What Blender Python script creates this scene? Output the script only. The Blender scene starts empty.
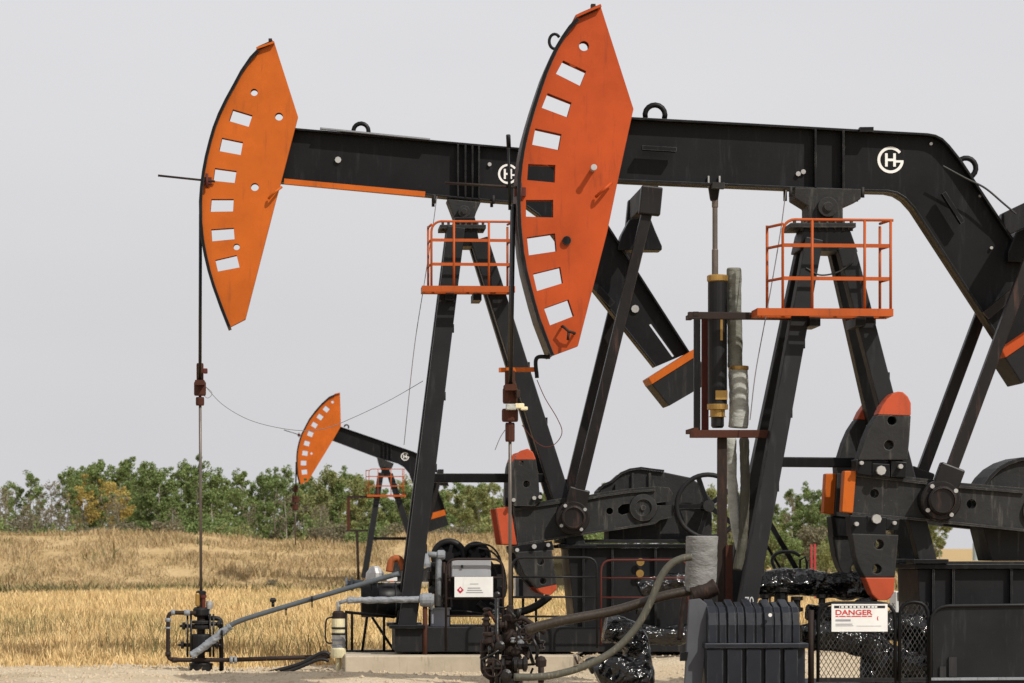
import bpy, bmesh, math, random
import numpy as np
from mathutils import Vector, Matrix
from mathutils.geometry import tessellate_polygon
R = math.radians
S = bpy.context.scene
COL = S.collection
random.seed(7)

# ------------------------------------------------------------------ camera
EYE, FPX, HOR = 1.75, 3010.0, 548.0            # eye height, focal length in pixels, horizon row
cd = bpy.data.cameras.new('camera'); cam = bpy.data.objects.new('camera', cd); COL.objects.link(cam)
cam.location = (0, 0, EYE); cam.rotation_euler = (R(90), 0, 0)
cd.sensor_width = 36; cd.lens = FPX/1024*36
cd.shift_y = (HOR-341.5)/1024
cd.clip_start = .5; cd.clip_end = 9000
cd.dof.use_dof = True; cd.dof.focus_distance = 38; cd.dof.aperture_fstop = 5.0
S.camera = cam

# ------------------------------------------------------------------ sky and sun
SUN_EL, SUN_AZ = R(45), R(138)                 # azimuth clockwise from +Y: behind the camera, to the right
w = bpy.data.worlds.new('World'); S.world = w; w.use_nodes = True
nt = w.node_tree; nt.nodes.clear()
sky = nt.nodes.new('ShaderNodeTexSky'); sky.sky_type = 'NISHITA'; sky.sun_disc = False
sky.sun_elevation = SUN_EL; sky.sun_rotation = SUN_AZ
sky.air_density = 1.0; sky.dust_density = 8.0; sky.ozone_density = .5
tc = nt.nodes.new('ShaderNodeTexCoord'); sx = nt.nodes.new('ShaderNodeSeparateXYZ')
nt.links.new(tc.outputs['Generated'], sx.inputs[0])
rp = nt.nodes.new('ShaderNodeValToRGB')        # smoky white overcast veil, a little duller low down
rp.color_ramp.elements[0].position = 0.0; rp.color_ramp.elements[0].color = (.69, .688, .712, 1)
rp.color_ramp.elements[1].position = .20; rp.color_ramp.elements[1].color = (.785, .782, .803, 1)
nt.links.new(sx.outputs['Z'], rp.inputs[0])
vm = nt.nodes.new('ShaderNodeVectorMath'); vm.operation = 'SCALE'; vm.inputs['Scale'].default_value = 10.0
cn_ = nt.nodes.new('ShaderNodeTexNoise'); cn_.inputs['Scale'].default_value = 3.0; cn_.inputs['Detail'].default_value = 5
mp_ = nt.nodes.new('ShaderNodeMapping'); mp_.inputs['Scale'].default_value = (1, 1, 3.5); nt.links.new(tc.outputs['Generated'], mp_.inputs[0]); nt.links.new(mp_.outputs[0], cn_.inputs['Vector'])
cr_ = nt.nodes.new('ShaderNodeValToRGB'); cr_.color_ramp.elements[0].position = .3; cr_.color_ramp.elements[0].color = (.955, .955, .96, 1); cr_.color_ramp.elements[1].position = .7; cr_.color_ramp.elements[1].color = (1.02, 1.02, 1.02, 1)
nt.links.new(cn_.outputs['Fac'], cr_.inputs[0])
cm_ = nt.nodes.new('ShaderNodeMix'); cm_.data_type = 'RGBA'; cm_.blend_type = 'MULTIPLY'; cm_.inputs[0].default_value = 1
nt.links.new(rp.outputs[0], cm_.inputs[6]); nt.links.new(cr_.outputs[0], cm_.inputs[7]); nt.links.new(cm_.outputs[2], vm.inputs[0])
mx = nt.nodes.new('ShaderNodeMix'); mx.data_type = 'RGBA'; mx.inputs[0].default_value = .93
nt.links.new(sky.outputs[0], mx.inputs[6]); nt.links.new(vm.outputs[0], mx.inputs[7])
bg = nt.nodes.new('ShaderNodeBackground'); bg.inputs[1].default_value = .1
wo = nt.nodes.new('ShaderNodeOutputWorld')
nt.links.new(mx.outputs[2], bg.inputs[0]); nt.links.new(bg.outputs[0], wo.inputs[0])
sl = bpy.data.lights.new('sun', 'SUN'); sl.energy = 4.0; sl.angle = R(.7); sl.color = (1, .95, .87)
so = bpy.data.objects.new('sun', sl); COL.objects.link(so)
sd = Vector((math.sin(SUN_AZ)*math.cos(SUN_EL), math.cos(SUN_AZ)*math.cos(SUN_EL), math.sin(SUN_EL)))
so.rotation_euler = sd.to_track_quat('Z', 'Y').to_euler(); so.location = (30, -20, 60)
S.view_settings.view_transform = 'Standard'; S.view_settings.look = 'None'
S.view_settings.exposure = 0.0; S.view_settings.gamma = 1; S.view_settings.use_curve_mapping = False
S.cycles.max_bounces = 6; S.cycles.transparent_max_bounces = 8

# ------------------------------------------------------------------ materials
def rgb(r, g, b):
    f = lambda c: (c/255/12.92) if c <= 10 else ((c/255+.055)/1.055)**2.4
    return (f(r), f(g), f(b), 1)
class NT:
    def __init__(s, name):
        s.m = bpy.data.materials.new(name); s.m.use_nodes = True
        s.t = s.m.node_tree; s.b = s.t.nodes['Principled BSDF']
    def n(s, typ, **kw):
        x = s.t.nodes.new(typ)
        for k, v in kw.items():
            if k[0] == '_': x.inputs[k[1:]].default_value = v
            else: setattr(x, k, v)
        return x
    def l(s, a, b): s.t.links.new(a, b)
    def coord(s, scale=(1, 1, 1), world=False):
        if world:
            g = s.n('ShaderNodeNewGeometry'); o = g.outputs['Position']
        else:
            g = s.n('ShaderNodeTexCoord'); o = g.outputs['Object']
        m = s.n('ShaderNodeMapping'); m.inputs['Scale'].default_value = scale
        s.l(o, m.inputs[0]); return m.outputs[0]
    def noise(s, co, scale, detail=6, rough=.6):
        x = s.n('ShaderNodeTexNoise', _Scale=scale, _Detail=detail, _Roughness=rough); s.l(co, x.inputs['Vector']); return x.outputs['Fac']
    def ramp(s, fac, stops):
        r = s.n('ShaderNodeValToRGB'); e = r.color_ramp.elements
        while len(e) < len(stops): e.new(.5)
        for q, (p, c) in zip(e, stops):
            q.position = p; q.color = c if hasattr(c, '__len__') else (c, c, c, 1)
        s.l(fac, r.inputs[0]); return r.outputs[0]
    def mix(s, fac, a, b, mode='MIX'):
        x = s.n('ShaderNodeMix', data_type='RGBA', blend_type=mode)
        for v, i in ((fac, 0), (a, 6), (b, 7)):
            if hasattr(v, 'links'): s.l(v, x.inputs[i])
            else: x.inputs[i].default_value = v
        return x.outputs[2]
    def bump(s, h, strength, dist=.01):
        x = s.n('ShaderNodeBump', _Strength=strength, _Distance=dist); s.l(h, x.inputs['Height']); s.l(x.outputs[0], s.b.inputs['Normal'])

def paint(name, col, rough=.5, dirt=(.09, .06, .04, 1), amount=.35, scale=1.0, fade=1.25, spec=.4, metal=0, bump=.15, streak=True, edge=None, ewear=.7):
    k = NT(name)
    co = k.coord((scale, scale, scale))
    big = k.noise(co, 1.6, 5)
    c = k.mix(k.ramp(big, [(.3, 0.0), (.75, 1.0)]), tuple(x*.84 for x in col[:3])+(1,), tuple(min(1, x*fade) for x in col[:3])+(1,))
    fine = k.noise(k.coord((9*scale, 9*scale, 1.1*scale)) if streak else k.coord((4, 4, 4)), 1.5, 7, .65)
    mask = k.ramp(fine, [(.56, 0.0), (.74, amount)])
    c = k.mix(mask, c, dirt)
    spots = k.noise(co, 26, 3, .7)
    c = k.mix(k.ramp(spots, [(.68, 0.0), (.76, amount*.9)]), c, dirt)
    if edge:                                   # worn, dusty edges
        bv = k.n('ShaderNodeBevel', samples=4, _Radius=.014); ge = k.n('ShaderNodeNewGeometry'); dt = k.n('ShaderNodeVectorMath', operation='DOT_PRODUCT')
        k.l(bv.outputs[0], dt.inputs[0]); k.l(ge.outputs['Normal'], dt.inputs[1])
        em = k.ramp(dt.outputs['Value'], [(.80, 1.0), (.985, 0.0)]); wn_ = k.ramp(k.noise(co, 5, 5, .7), [(.40, 0.0), (.62, ewear)])
        mm = k.n('ShaderNodeMath', operation='MULTIPLY'); k.l(em, mm.inputs[0]); k.l(wn_, mm.inputs[1])
        c = k.mix(mm.outputs[0], c, edge)
    k.l(c, k.b.inputs['Base Color'])
    k.l(k.ramp(big, [(.2, rough-.1), (.8, rough+.14)]), k.b.inputs['Roughness'])
    k.b.inputs['Specular IOR Level'].default_value = spec; k.b.inputs['Metallic'].default_value = metal
    k.bump(k.noise(co, 7, 4), bump, .01)
    return k.m
M = {}
M['orange_a'] = paint('orange paint weathered', (.46, .100, .008, 1), .5, (.20, .05, .015, 1), .5, spec=.22, edge=(.10, .035, .015, 1), fade=1.15)
M['orange_b'] = paint('red orange paint weathered', (.385, .057, .009, 1), .5, (.16, .03, .012, 1), .55, spec=.22, edge=(.09, .025, .012, 1), fade=1.18)
M['orange_rail'] = paint('orange rail paint', (.36, .072, .014, 1), .5, (.14, .045, .02, 1), .65, spec=.2)
M['black'] = paint('black machine paint', (.0028, .0030, .0037, 1), .45, (.034, .035, .038, 1), .42, fade=1.6, spec=.2, edge=(.14, .14, .14, 1))
M['black_web'] = paint('black beam paint', (.0032, .0034, .0042, 1), .5, (.028, .029, .032, 1), .5, fade=1.8, spec=.2, edge=(.12, .115, .11, 1))
M['black_dull'] = paint('dusty black paint', (.007, .007, .008, 1), .6, (.06, .054, .045, 1), .5, fade=1.8, spec=.25, edge=(.14, .13, .115, 1))
M['cast'] = paint('grey black cast iron', (.0115, .0115, .0118, 1), .62, (.105, .097, .083, 1), .65, fade=2.0, bump=.8, spec=.28, edge=(.20, .19, .17, 1))
M['pedestal'] = paint('dark grey steel', (.0058, .0061, .0072, 1), .5, (.040, .041, .043, 1), .45, fade=1.6, spec=.25, edge=(.13, .125, .12, 1))
M['pitman'] = paint('oily brown black steel', (.008, .0068, .0066, 1), .42, (.085, .042, .033, 1), .65, spec=.28, edge=(.12, .08, .065, 1))
M['rust'] = paint('rusty steel', (.060, .021, .013, 1), .8, (.02, .012, .01, 1), .7, scale=2, bump=.5, spec=.2)
M['rust_dark'] = paint('dark rusty steel', (.018, .010, .0075, 1), .7, (.075, .035, .02, 1), .6, scale=2, bump=.5, spec=.3)
M['rust_red'] = paint('red oxide steel', (.085, .022, .017, 1), .7, (.03, .015, .01, 1), .7, scale=2, bump=.4, spec=.2)
M['oily'] = paint('oil soaked iron', (.006, .005, .0045, 1), .35, (.06, .04, .028, 1), .55, scale=3, bump=.6, spec=.4)
M['galv'] = paint('galvanised pipe', (.20, .215, .235, 1), .5, (.035, .03, .028, 1), .65, scale=3, bump=.6)
M['hose_grey'] = paint('grey hose', (.075, .088, .10, 1), .6, (.03, .03, .03, 1), .5, scale=2, bump=.3)
M['rod'] = paint('steel rod', (.12, .10, .085, 1), .4, (.03, .02, .015, 1), .7, metal=.3, scale=3)
M['brass'] = paint('brass fitting', (.36, .22, .065, 1), .4, (.1, .06, .03, 1), .5, metal=.6, scale=4)
M['white'] = paint('white enamel', (.74, .74, .72, 1), .5, (.4, .36, .3, 1), .25, fade=1.05)
M['emblem'] = paint('white emblem vinyl', (.80, .80, .78, 1), .5, (.5, .48, .45, 1), .2, fade=1.03)
M['cream'] = paint('cream plastic', (.62, .56, .36, 1), .5, (.25, .17, .1, 1), .4, scale=3)
M['silver'] = paint('dull silver metal', (.42, .42, .41, 1), .4, (.1, .09, .08, 1), .5, metal=.5, scale=3)
M['lilac'] = paint('pale grey cabinet paint', (.25, .26, .30, 1), .5, (.12, .11, .1, 1), .3, fade=1.1)
M['panelgrey'] = paint('grey zinc panel', (.33, .34, .36, 1), .45, (.15, .14, .13, 1), .3, fade=1.1)
M['red'] = paint('red sign ink', (.50, .02, .025, 1), .5, (.3, .05, .05, 1), .2)
M['crimson'] = paint('crimson sign ink', (.45, .012, .05, 1), .5, (.3, .05, .05, 1), .2)
M['ink'] = paint('black sign ink', (.012, .012, .014, 1), .5, (.1, .1, .1, 1), .1)
M['greyink'] = paint('faded sign ink', (.28, .28, .31, 1), .5, (.3, .3, .3, 1), .1)
M['wire'] = paint('thin wire', (.16, .15, .15, 1), .5, amount=.1)
M['blackwire'] = paint('black wire', (.02, .02, .02, 1), .5, amount=.1)
M['concrete'] = paint('concrete', (.40, .345, .265, 1), .9, (.17, .14, .10, 1), .8, spec=.1, bump=.6, edge=(.3, .26, .2, 1))
M['cwtip_red'] = paint('orange red counterweight tip', (.37, .052, .014, 1), .55, (.15, .04, .02, 1), .45)
M['plastic'] = paint('dark blue grey plastic', (.0085, .0105, .0155, 1), .42, (.06, .062, .066, 1), .4, fade=1.6, bump=.2, spec=.25, edge=(.22, .22, .23, 1), ewear=.9)
M['board'] = paint('weathered grey board', (.06, .064, .075, 1), .7, (.03, .03, .03, 1), .4)
M['tipdull'] = paint('faded burnt orange', (.30, .075, .018, 1), .7, (.08, .04, .02, 1), .7)
M['chalk'] = paint('white chalk', (.5, .5, .5, 1), .9, amount=.2)
M['hose_brown'] = paint('brown oily hose', (.024, .017, .011, 1), .45, (.09, .062, .032, 1), .6, scale=3, bump=.4)
M['hose_olive'] = paint('olive weathered hose', (.066, .064, .048, 1), .65, (.26, .22, .15, 1), .75, scale=3, bump=.4)
M['rubber'] = paint('black rubber', (.006, .006, .007, 1), .5, (.03, .03, .03, 1), .2, spec=.3)
M['silo'] = paint('pale blue grey sheet steel', (.30, .36, .38, 1), .5, (.2, .2, .2, 1), .2)
M['redpost'] = paint('red post paint', (.36, .035, .04, 1), .6, (.2, .05, .05, 1), .4)

def wrap(name, col, dirt):                     # sewn insulation cloth
    k = NT(name); co = k.coord((1, 1, 2.2))
    f = k.noise(co, 4, 6); g = k.noise(k.coord((1.5, 1.5, 3)), 3.0, 5)
    c = k.mix(k.ramp(f, [(.45, 0.0), (.72, .8)]), col, dirt); k.l(c, k.b.inputs['Base Color'])
    k.b.inputs['Roughness'].default_value = .85; k.b.inputs['Specular IOR Level'].default_value = .15
    k.bump(g, .7, .06); return k.m
M['cloth'] = wrap('grey insulation cloth', (.215, .215, .21, 1), (.10, .095, .09, 1))
M['cloth_pale'] = wrap('pale insulation wrap', (.40, .41, .38, 1), (.16, .16, .13, 1))
M['cloth_mid'] = wrap('grey green insulation wrap', (.185, .19, .165, 1), (.08, .08, .065, 1))
k = NT('black plastic film')                   # shiny crumpled film round the pipes
co = k.coord((1, 1, 1)); v = k.n('ShaderNodeTexVoronoi', feature='F1', _Scale=4.5); k.l(co, v.inputs['Vector'])
a = k.noise(k.coord((2.0, 4.0, 3.0)), 2.6, 4, .5)
s_ = k.n('ShaderNodeMath', operation='ADD'); k.l(v.outputs['Distance'], s_.inputs[0]); k.l(a, s_.inputs[1])
k.b.inputs['Base Color'].default_value = (.0025, .0025, .0032, 1); k.b.inputs['Roughness'].default_value = .12
k.b.inputs['Specular IOR Level'].default_value = .65; k.bump(s_.outputs[0], .95, .10); M['film'] = k.m

def grassy(name, stops, green, gfac, gscale=.22, tr=.25):
    k = NT(name)
    g = k.n('ShaderNodeNewGeometry')
    c = k.ramp(g.outputs['Random Per Island'], stops)
    n = k.noise(k.coord((1, .45, 1), True), gscale, 5, .65)
    c = k.mix(k.ramp(n, [(.50, 0.0), (.66, gfac)]), c, green)
    n2 = k.noise(k.coord((1, .3, 1), True), .9, 4, .6)
    c = k.mix(k.ramp(n2, [(.35, .0), (.7, .35)]), c, (.36, .25, .13, 1))
    k.l(c, k.b.inputs['Base Color']); k.b.inputs['Roughness'].default_value = .8
    k.b.inputs['Specular IOR Level'].default_value = .1
    return k.m
M['grass'] = grassy('dry golden grass', [(0, (.50, .345, .15, 1)), (.45, (.70, .50, .235, 1)), (.8, (.78, .59, .31, 1)), (1, (.42, .34, .16, 1))], (.36, .30, .12, 1), .65)
M['berm_grass'] = grassy('dry bank grass', [(0, (.25, .18, .09, 1)), (.4, (.40, .29, .15, 1)), (.8, (.50, .39, .235, 1)), (1, (.19, .16, .08, 1))], (.20, .155, .07, 1), .8, .3)
M['weeds'] = grassy('green weeds', [(0, (.09, .095, .04, 1)), (.5, (.17, .155, .065, 1)), (1, (.30, .235, .115, 1))], (.09, .11, .04, 1), .5, .4)

k = NT('field soil and stubble')
n = k.noise(k.coord((1, 1, 1), True), .35, 7); n2 = k.noise(k.coord((1, 1, 1), True), 5, 5)
c = k.mix(k.ramp(n, [(.35, 0.0), (.7, 1.0)]), (.40, .285, .14, 1), (.50, .37, .20, 1)); c = k.mix(k.ramp(n2, [(.4, 0.0), (.75, .6)]), c, (.24, .17, .08, 1))
k.l(c, k.b.inputs['Base Color']); k.b.inputs['Roughness'].default_value = .95; k.b.inputs['Specular IOR Level'].default_value = .05
k.bump(n2, .6, .1); M['field'] = k.m
k = NT('sandy gravel')
n = k.noise(k.coord((1, 1, 1), True), 1.1, 6); n2 = k.noise(k.coord((1, 1, 1), True), 22, 5, .7)
v = k.n('ShaderNodeTexVoronoi', feature='F1', _Scale=24.0); k.l(k.coord((1, 1, 1), True), v.inputs['Vector'])
c = k.mix(k.ramp(n, [(.35, 0.0), (.7, 1.0)]), (.52, .42, .29, 1), (.64, .54, .40, 1))
c = k.mix(k.ramp(n2, [(.45, 0.0), (.75, .7)]), c, (.33, .255, .17, 1)); st = k.noise(k.coord((1, .6, 1), True), .55, 6, .65); c = k.mix(k.ramp(st, [(.56, 0.0), (.68, .55)]), c, (.24, .18, .115, 1)); c = k.mix(k.ramp(v.outputs['Distance'], [(.05, .4), (.3, 0.0)]), c, (.6, .54, .45, 1))
k.l(c, k.b.inputs['Base Color']); k.b.inputs['Roughness'].default_value = .95; k.b.inputs['Specular IOR Level'].default_value = .05
k.bump(n2, .9, .05); M['gravel'] = k.m

def leafmat(name, stops):
    k = NT(name); g = k.n('ShaderNodeNewGeometry')
    k.l(k.ramp(g.outputs['Random Per Island'], stops), k.b.inputs['Base Color'])
    k.b.inputs['Roughness'].default_value = .6; k.b.inputs['Specular IOR Level'].default_value = .2
    tr = k.n('ShaderNodeBsdfTranslucent'); k.l(k.ramp(g.outputs['Random Per Island'], stops), tr.inputs[0])
    ms = k.n('ShaderNodeMixShader'); ms.inputs[0].default_value = .3
    k.l(k.b.outputs[0], ms.inputs[1]); k.l(tr.outputs[0], ms.inputs[2])
    k.l(ms.outputs[0], k.t.nodes['Material Output'].inputs[0]); return k.m
M['leaf'] = leafmat('poplar leaves', [(0, (.115, .165, .052, 1)), (.5, (.175, .235, .078, 1)), (1, (.26, .31, .12, 1))])
M['leaf_light'] = leafmat('pale green leaves', [(0, (.17, .20, .075, 1)), (.5, (.24, .26, .095, 1)), (1, (.32, .315, .13, 1))])
M['leaf_yellow'] = leafmat('yellow autumn leaves', [(0, (.32, .25, .06, 1)), (.5, (.47, .35, .09, 1)), (1, (.56, .45, .17, 1))])
M['leaf_dry'] = leafmat('dull brown green leaves', [(0, (.14, .13, .075, 1)), (.5, (.20, .18, .11, 1)), (1, (.28, .235, .155, 1))])
M['bark'] = paint('pale grey bark', (.30, .27, .23, 1), .9, (.10, .09, .075, 1), .5, spec=.1)
M['bark_dark'] = paint('grey brown bark', (.15, .125, .10, 1), .9, (.07, .06, .05, 1), .5, spec=.1)

# ------------------------------------------------------------------ mesh building helpers
ORG = {}                                       # world origin of the things that are built in world coordinates
class MB:
    def __init__(s): s.v = []; s.f = []; s.sm = []
    def add(s, vs, fs, smooth=False):
        o = len(s.v); s.v += [tuple(p) for p in vs]
        for f in fs: s.f.append([i+o for i in f]); s.sm.append(smooth)
        return s
    def box(s, c, d, rz=0, ry=0):
        m = Matrix.Rotation(rz, 3, 'Z') @ Matrix.Rotation(ry, 3, 'Y'); c = Vector(c)
        vs = [c + m @ Vector((x*d[0]/2, y*d[1]/2, z*d[2]/2)) for x in (-1, 1) for y in (-1, 1) for z in (-1, 1)]
        return s.add(vs, [(0, 1, 3, 2), (4, 6, 7, 5), (0, 4, 5, 1), (2, 3, 7, 6), (0, 2, 6, 4), (1, 5, 7, 3)])
    def prism(s, poly, v0, v1, holes=()):      # outline in (u, z), thickness along v
        loops = [list(poly)] + [list(h) for h in holes]
        flat = [p for l in loops for p in l]; n = len(flat)
        vs = [(p[0], v0, p[1]) for p in flat] + [(p[0], v1, p[1]) for p in flat]
        tri = tessellate_polygon([[Vector((p[0], p[1], 0)) for p in l] for l in loops])
        fs = [tuple(t) for t in tri] + [tuple(i+n for i in reversed(t)) for t in tri]
        b = 0
        for l in loops:
            m = len(l)
            for i in range(m):
                j = (i+1) % m; fs.append((b+i, b+j, b+j+n, b+i+n))
            b += m
        return s.add(vs, fs)
    def strip(s, line, t, v0, v1):             # a plate that follows a polyline in (u, z); t is its thickness to the left
        n = len(line); P = [Vector(p) for p in line]; vs = []
        for i in range(n):
            d = (P[min(i+1, n-1)] - P[max(i-1, 0)]).normalized(); nn = Vector((-d.y, d.x))*t
            q = P[i] + nn
            vs += [(P[i].x, v0, P[i].y), (P[i].x, v1, P[i].y), (q.x, v1, q.y), (q.x, v0, q.y)]
        fs = [(0, 1, 2, 3), tuple(4*(n-1)+k for k in (3, 2, 1, 0))]
        for i in range(n-1):
            a, b = 4*i, 4*i+4
            for k in range(4): fs.append((a+k, b+k, b+(k+1) % 4, a+(k+1) % 4))
        return s.add(vs, fs)
    def bar(s, p0, p1, wd, dp, up=(0, 1, 0)):  # rectangular bar; dp runs along up
        p0, p1 = Vector(p0), Vector(p1); d = (p1-p0).normalized(); u = Vector(up)
        a = d.cross(u).normalized()*wd/2; b = a.cross(d).normalized()*dp/2
        vs = [p + x*a + y*b for p in (p0, p1) for x, y in ((-1, -1), (1, -1), (1, 1), (-1, 1))]
        return s.add(vs, [(0, 1, 2, 3), (7, 6, 5, 4), (0, 4, 5, 1), (1, 5, 6, 2), (2, 6, 7, 3), (3, 7, 4, 0)])
    def hbeam(s, p0, p1, wd, dp, t=.02):       # H section: two flanges facing along the width, web between
        p0, p1 = Vector(p0), Vector(p1); d = (p1-p0).normalized(); a = d.cross(Vector((0, 1, 0))).normalized()
        for q in (-1, 1): s.bar(p0 + a*q*(wd/2-t/2), p1 + a*q*(wd/2-t/2), t, dp)
        return s.bar(p0, p1, wd-2*t, t*1.2)
    def tube(s, pts, r, n=10, cap=True, closed=False):
        P = [Vector(p) for p in pts]; rr = r if hasattr(r, '__len__') else [r]*len(P); m = len(P)
        vs = []; prev = None
        for i in range(m):
            if closed: d = P[(i+1) % m]-P[i-1]
            else: d = P[min(i+1, m-1)]-P[max(i-1, 0)]
            d.normalize()
            if prev is None:
                a = d.orthogonal().normalized()
            else:
                a = prev - d*prev.dot(d); a = a.normalized() if a.length > 1e-6 else d.orthogonal().normalized()
            prev = a; b = d.cross(a)
            for k in range(n):
                t = 2*math.pi*k/n; vs.append(P[i] + (a*math.cos(t)+b*math.sin(t))*rr[i])
        fs = []
        for i in range(m if closed else m-1):
            for k in range(n):
                j = (i+1) % m
                fs.append((i*n+k, i*n+(k+1) % n, j*n+(k+1) % n, j*n+k))
        s.add(vs, fs, True)
        if cap and not closed:
            o = len(s.v)-len(vs)
            s.f.append([o+k for k in reversed(range(n))]); s.sm.append(False)
            s.f.append([o+(m-1)*n+k for k in range(n)]); s.sm.append(False)
        return s
    def cyl(s, p0, p1, r0, r1=None, n=20): return s.tube([p0, p1], [r0, r0 if r1 is None else r1], n)
    def lathe(s, c, prof, axis='z', n=20):     # prof: list of (r, h)
        c = Vector(c); vs = []
        for r, h in prof:
            for k in range(n):
                t = 2*math.pi*k/n; x, y = r*math.cos(t), r*math.sin(t)
                vs.append(c + (Vector((x, y, h)) if axis == 'z' else Vector((x, h, y)) if axis == 'y' else Vector((h, x, y))))
        m = len(prof); fs = [(i*n+k, i*n+(k+1) % n, (i+1)*n+(k+1) % n, (i+1)*n+k) for i in range(m-1) for k in range(n)]
        s.add(vs, fs, False)
        o = len(s.v)-len(vs)
        s.f.append([o+k for k in reversed(range(n))]); s.sm.append(False)
        s.f.append([o+(m-1)*n+k for k in range(n)]); s.sm.append(False)
        return s
    def build(s, name, mat, parent=None, bevel=0, auto=True):
        me = bpy.data.meshes.new(name); o = Vector((0, 0, 0)); q = parent
        while q is not None:
            if q in ORG: o = ORG[q]; break
            q = q.parent
        me.from_pydata([(p[0]-o.x, p[1]-o.y, p[2]-o.z) for p in s.v], [], s.f)
        bm = bmesh.new(); bm.from_mesh(me); bmesh.ops.recalc_face_normals(bm, faces=bm.faces); bm.to_mesh(me); bm.free()
        me.polygons.foreach_set('use_smooth', s.sm)
        me.materials.append(M[mat] if isinstance(mat, str) else mat)
        ob = bpy.data.objects.new(name, me); COL.objects.link(ob)
        if parent is not None: ob.parent = parent
        if bevel:
            b = ob.modifiers.new('bevel', 'BEVEL'); b.width = bevel; b.segments = 2; b.limit_method = 'ANGLE'; b.angle_limit = R(40)
        return ob
    def thing(s, name, mat, label, cat, group=None, bevel=0):      # a thing that is one mesh, its origin at its base
        z0 = min(p[2] for p in s.v); cx = sum(p[0] for p in s.v)/len(s.v); cy = sum(p[1] for p in s.v)/len(s.v)
        s.v = [(p[0]-cx, p[1]-cy, p[2]-z0) for p in s.v]
        ob = s.build(name, mat, None, bevel); ob.location = (cx, cy, z0); tag(ob, label, cat, group); return ob
def tag(o, label, cat, group=None, kind=None):
    if label: o['label'] = label
    if cat: o['category'] = cat
    if group: o['group'] = group
    if kind: o['kind'] = kind
    return o
def thing(name, loc, label, cat, group=None):
    o = bpy.data.objects.new(name, None); COL.objects.link(o); o.location = loc; o.empty_display_size = .3
    ORG[o] = Vector(loc); return tag(o, label, cat, group)
def smoothline(pts, k=6):                      # Catmull-Rom through the points
    P = [Vector(p) for p in pts]; P = [2*P[0]-P[1]] + P + [2*P[-1]-P[-2]]; out = []
    for i in range(1, len(P)-2):
        for j in range(k):
            t = j/k; a, b, c, d = P[i-1:i+3]
            out.append(.5*((2*b) + (c-a)*t + (2*a-5*b+4*c-d)*t*t + (3*b-a-3*c+d)*t**3))
    out.append(P[-2]); return out
def circle(c, r, n=16): return [(c[0]+r*math.cos(2*math.pi*i/n), c[1]+r*math.sin(2*math.pi*i/n)) for i in range(n)]
class Plane:                                   # an upright working plane through a machine's middle; v runs away from the viewer
    def __init__(s, px, Y, yaw):
        s.o = Vector(((px-512)/FPX*Y, Y)); s.yaw = R(yaw); s.c, s.s = math.cos(s.yaw), math.sin(s.yaw)
    def pt(s, px, py, v=0):
        dx, dz = (px-512)/FPX, (HOR-py)/FPX
        ox, oy = s.o.x - v*s.s, s.o.y + v*s.c
        u = (dx*oy-ox)/(s.c-dx*s.s); t = oy+u*s.s
        return Vector((u, v, EYE+t*dz))
    def uz(s, pts, v=0): return [(q.x, q.z) for q in (s.pt(x, y, v) for x, y in pts)]
    def ppm(s, v=0): return FPX/(s.o.y+v)
def W(px, py, Y): return Vector(((px-512)/FPX*Y, Y, EYE+(HOR-py)/FPX*Y))
def text_mb(txt, width, height, org, ux, uz, off, bold=.022):
    cu = bpy.data.curves.new('t', 'FONT'); cu.body = txt; cu.size = 1; cu.offset = bold
    ob = bpy.data.objects.new('t', cu); COL.objects.link(ob); bpy.context.view_layer.update()
    dg = bpy.context.evaluated_depsgraph_get(); e = ob.evaluated_get(dg); me = e.to_mesh()
    vs = [Vector(v.co) for v in me.vertices]; fs = [tuple(p.vertices) for p in me.polygons]; e.to_mesh_clear()
    bpy.data.objects.remove(ob); bpy.data.curves.remove(cu)
    x0 = min(v.x for v in vs); x1 = max(v.x for v in vs); y0 = min(v.y for v in vs); y1 = max(v.y for v in vs)
    org, ux, uz, off = Vector(org), Vector(ux), Vector(uz), Vector(off); m = MB()
    m.add([org+off + ux*((v.x-x0)/(x1-x0)*width) + uz*((v.y-y0)/(y1-y0)*height) for v in vs], fs); return m
from mathutils import noise as pnoise
def lumpy(pts, r, seed=0, n=16, amp=.12, ns=10, jit=.35):
    # a wrapped tube: lengthways creases, puckers and bulges from coherent noise
    P = smoothline(pts, ns*2); m = MB(); m.tube(P, r, n*2); N = n*2; sv = Vector((seed*3.7, seed*1.3, seed*.7))
    for i in range(len(m.v)):
        ring = i//N; c = P[ring]; q = Vector(m.v[i]); d = q-c; f = q/r
        a = pnoise.noise(f*.55+sv)*amp*1.5 + (.5-abs(pnoise.noise(f*1.1+sv)))*amp*1.1 + (.25-abs(pnoise.noise(f*3.4+sv)))*amp*jit*3.0
        e = 1+a if 0 < ring < len(P)-1 else .9+a*.5
        m.v[i] = tuple(c+d*e)
    return m
Plane.w = lambda s, px, py, v=0: (lambda q: Vector((s.o.x+q.x*s.c-v*s.s, s.o.y+q.x*s.s+v*s.c, q.z)))(s.pt(px, py, v))
PA, PB, PC = Plane(468, 43.0, 4), Plane(825, 35.0, 4), Plane(385, 129.0, 4)

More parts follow.
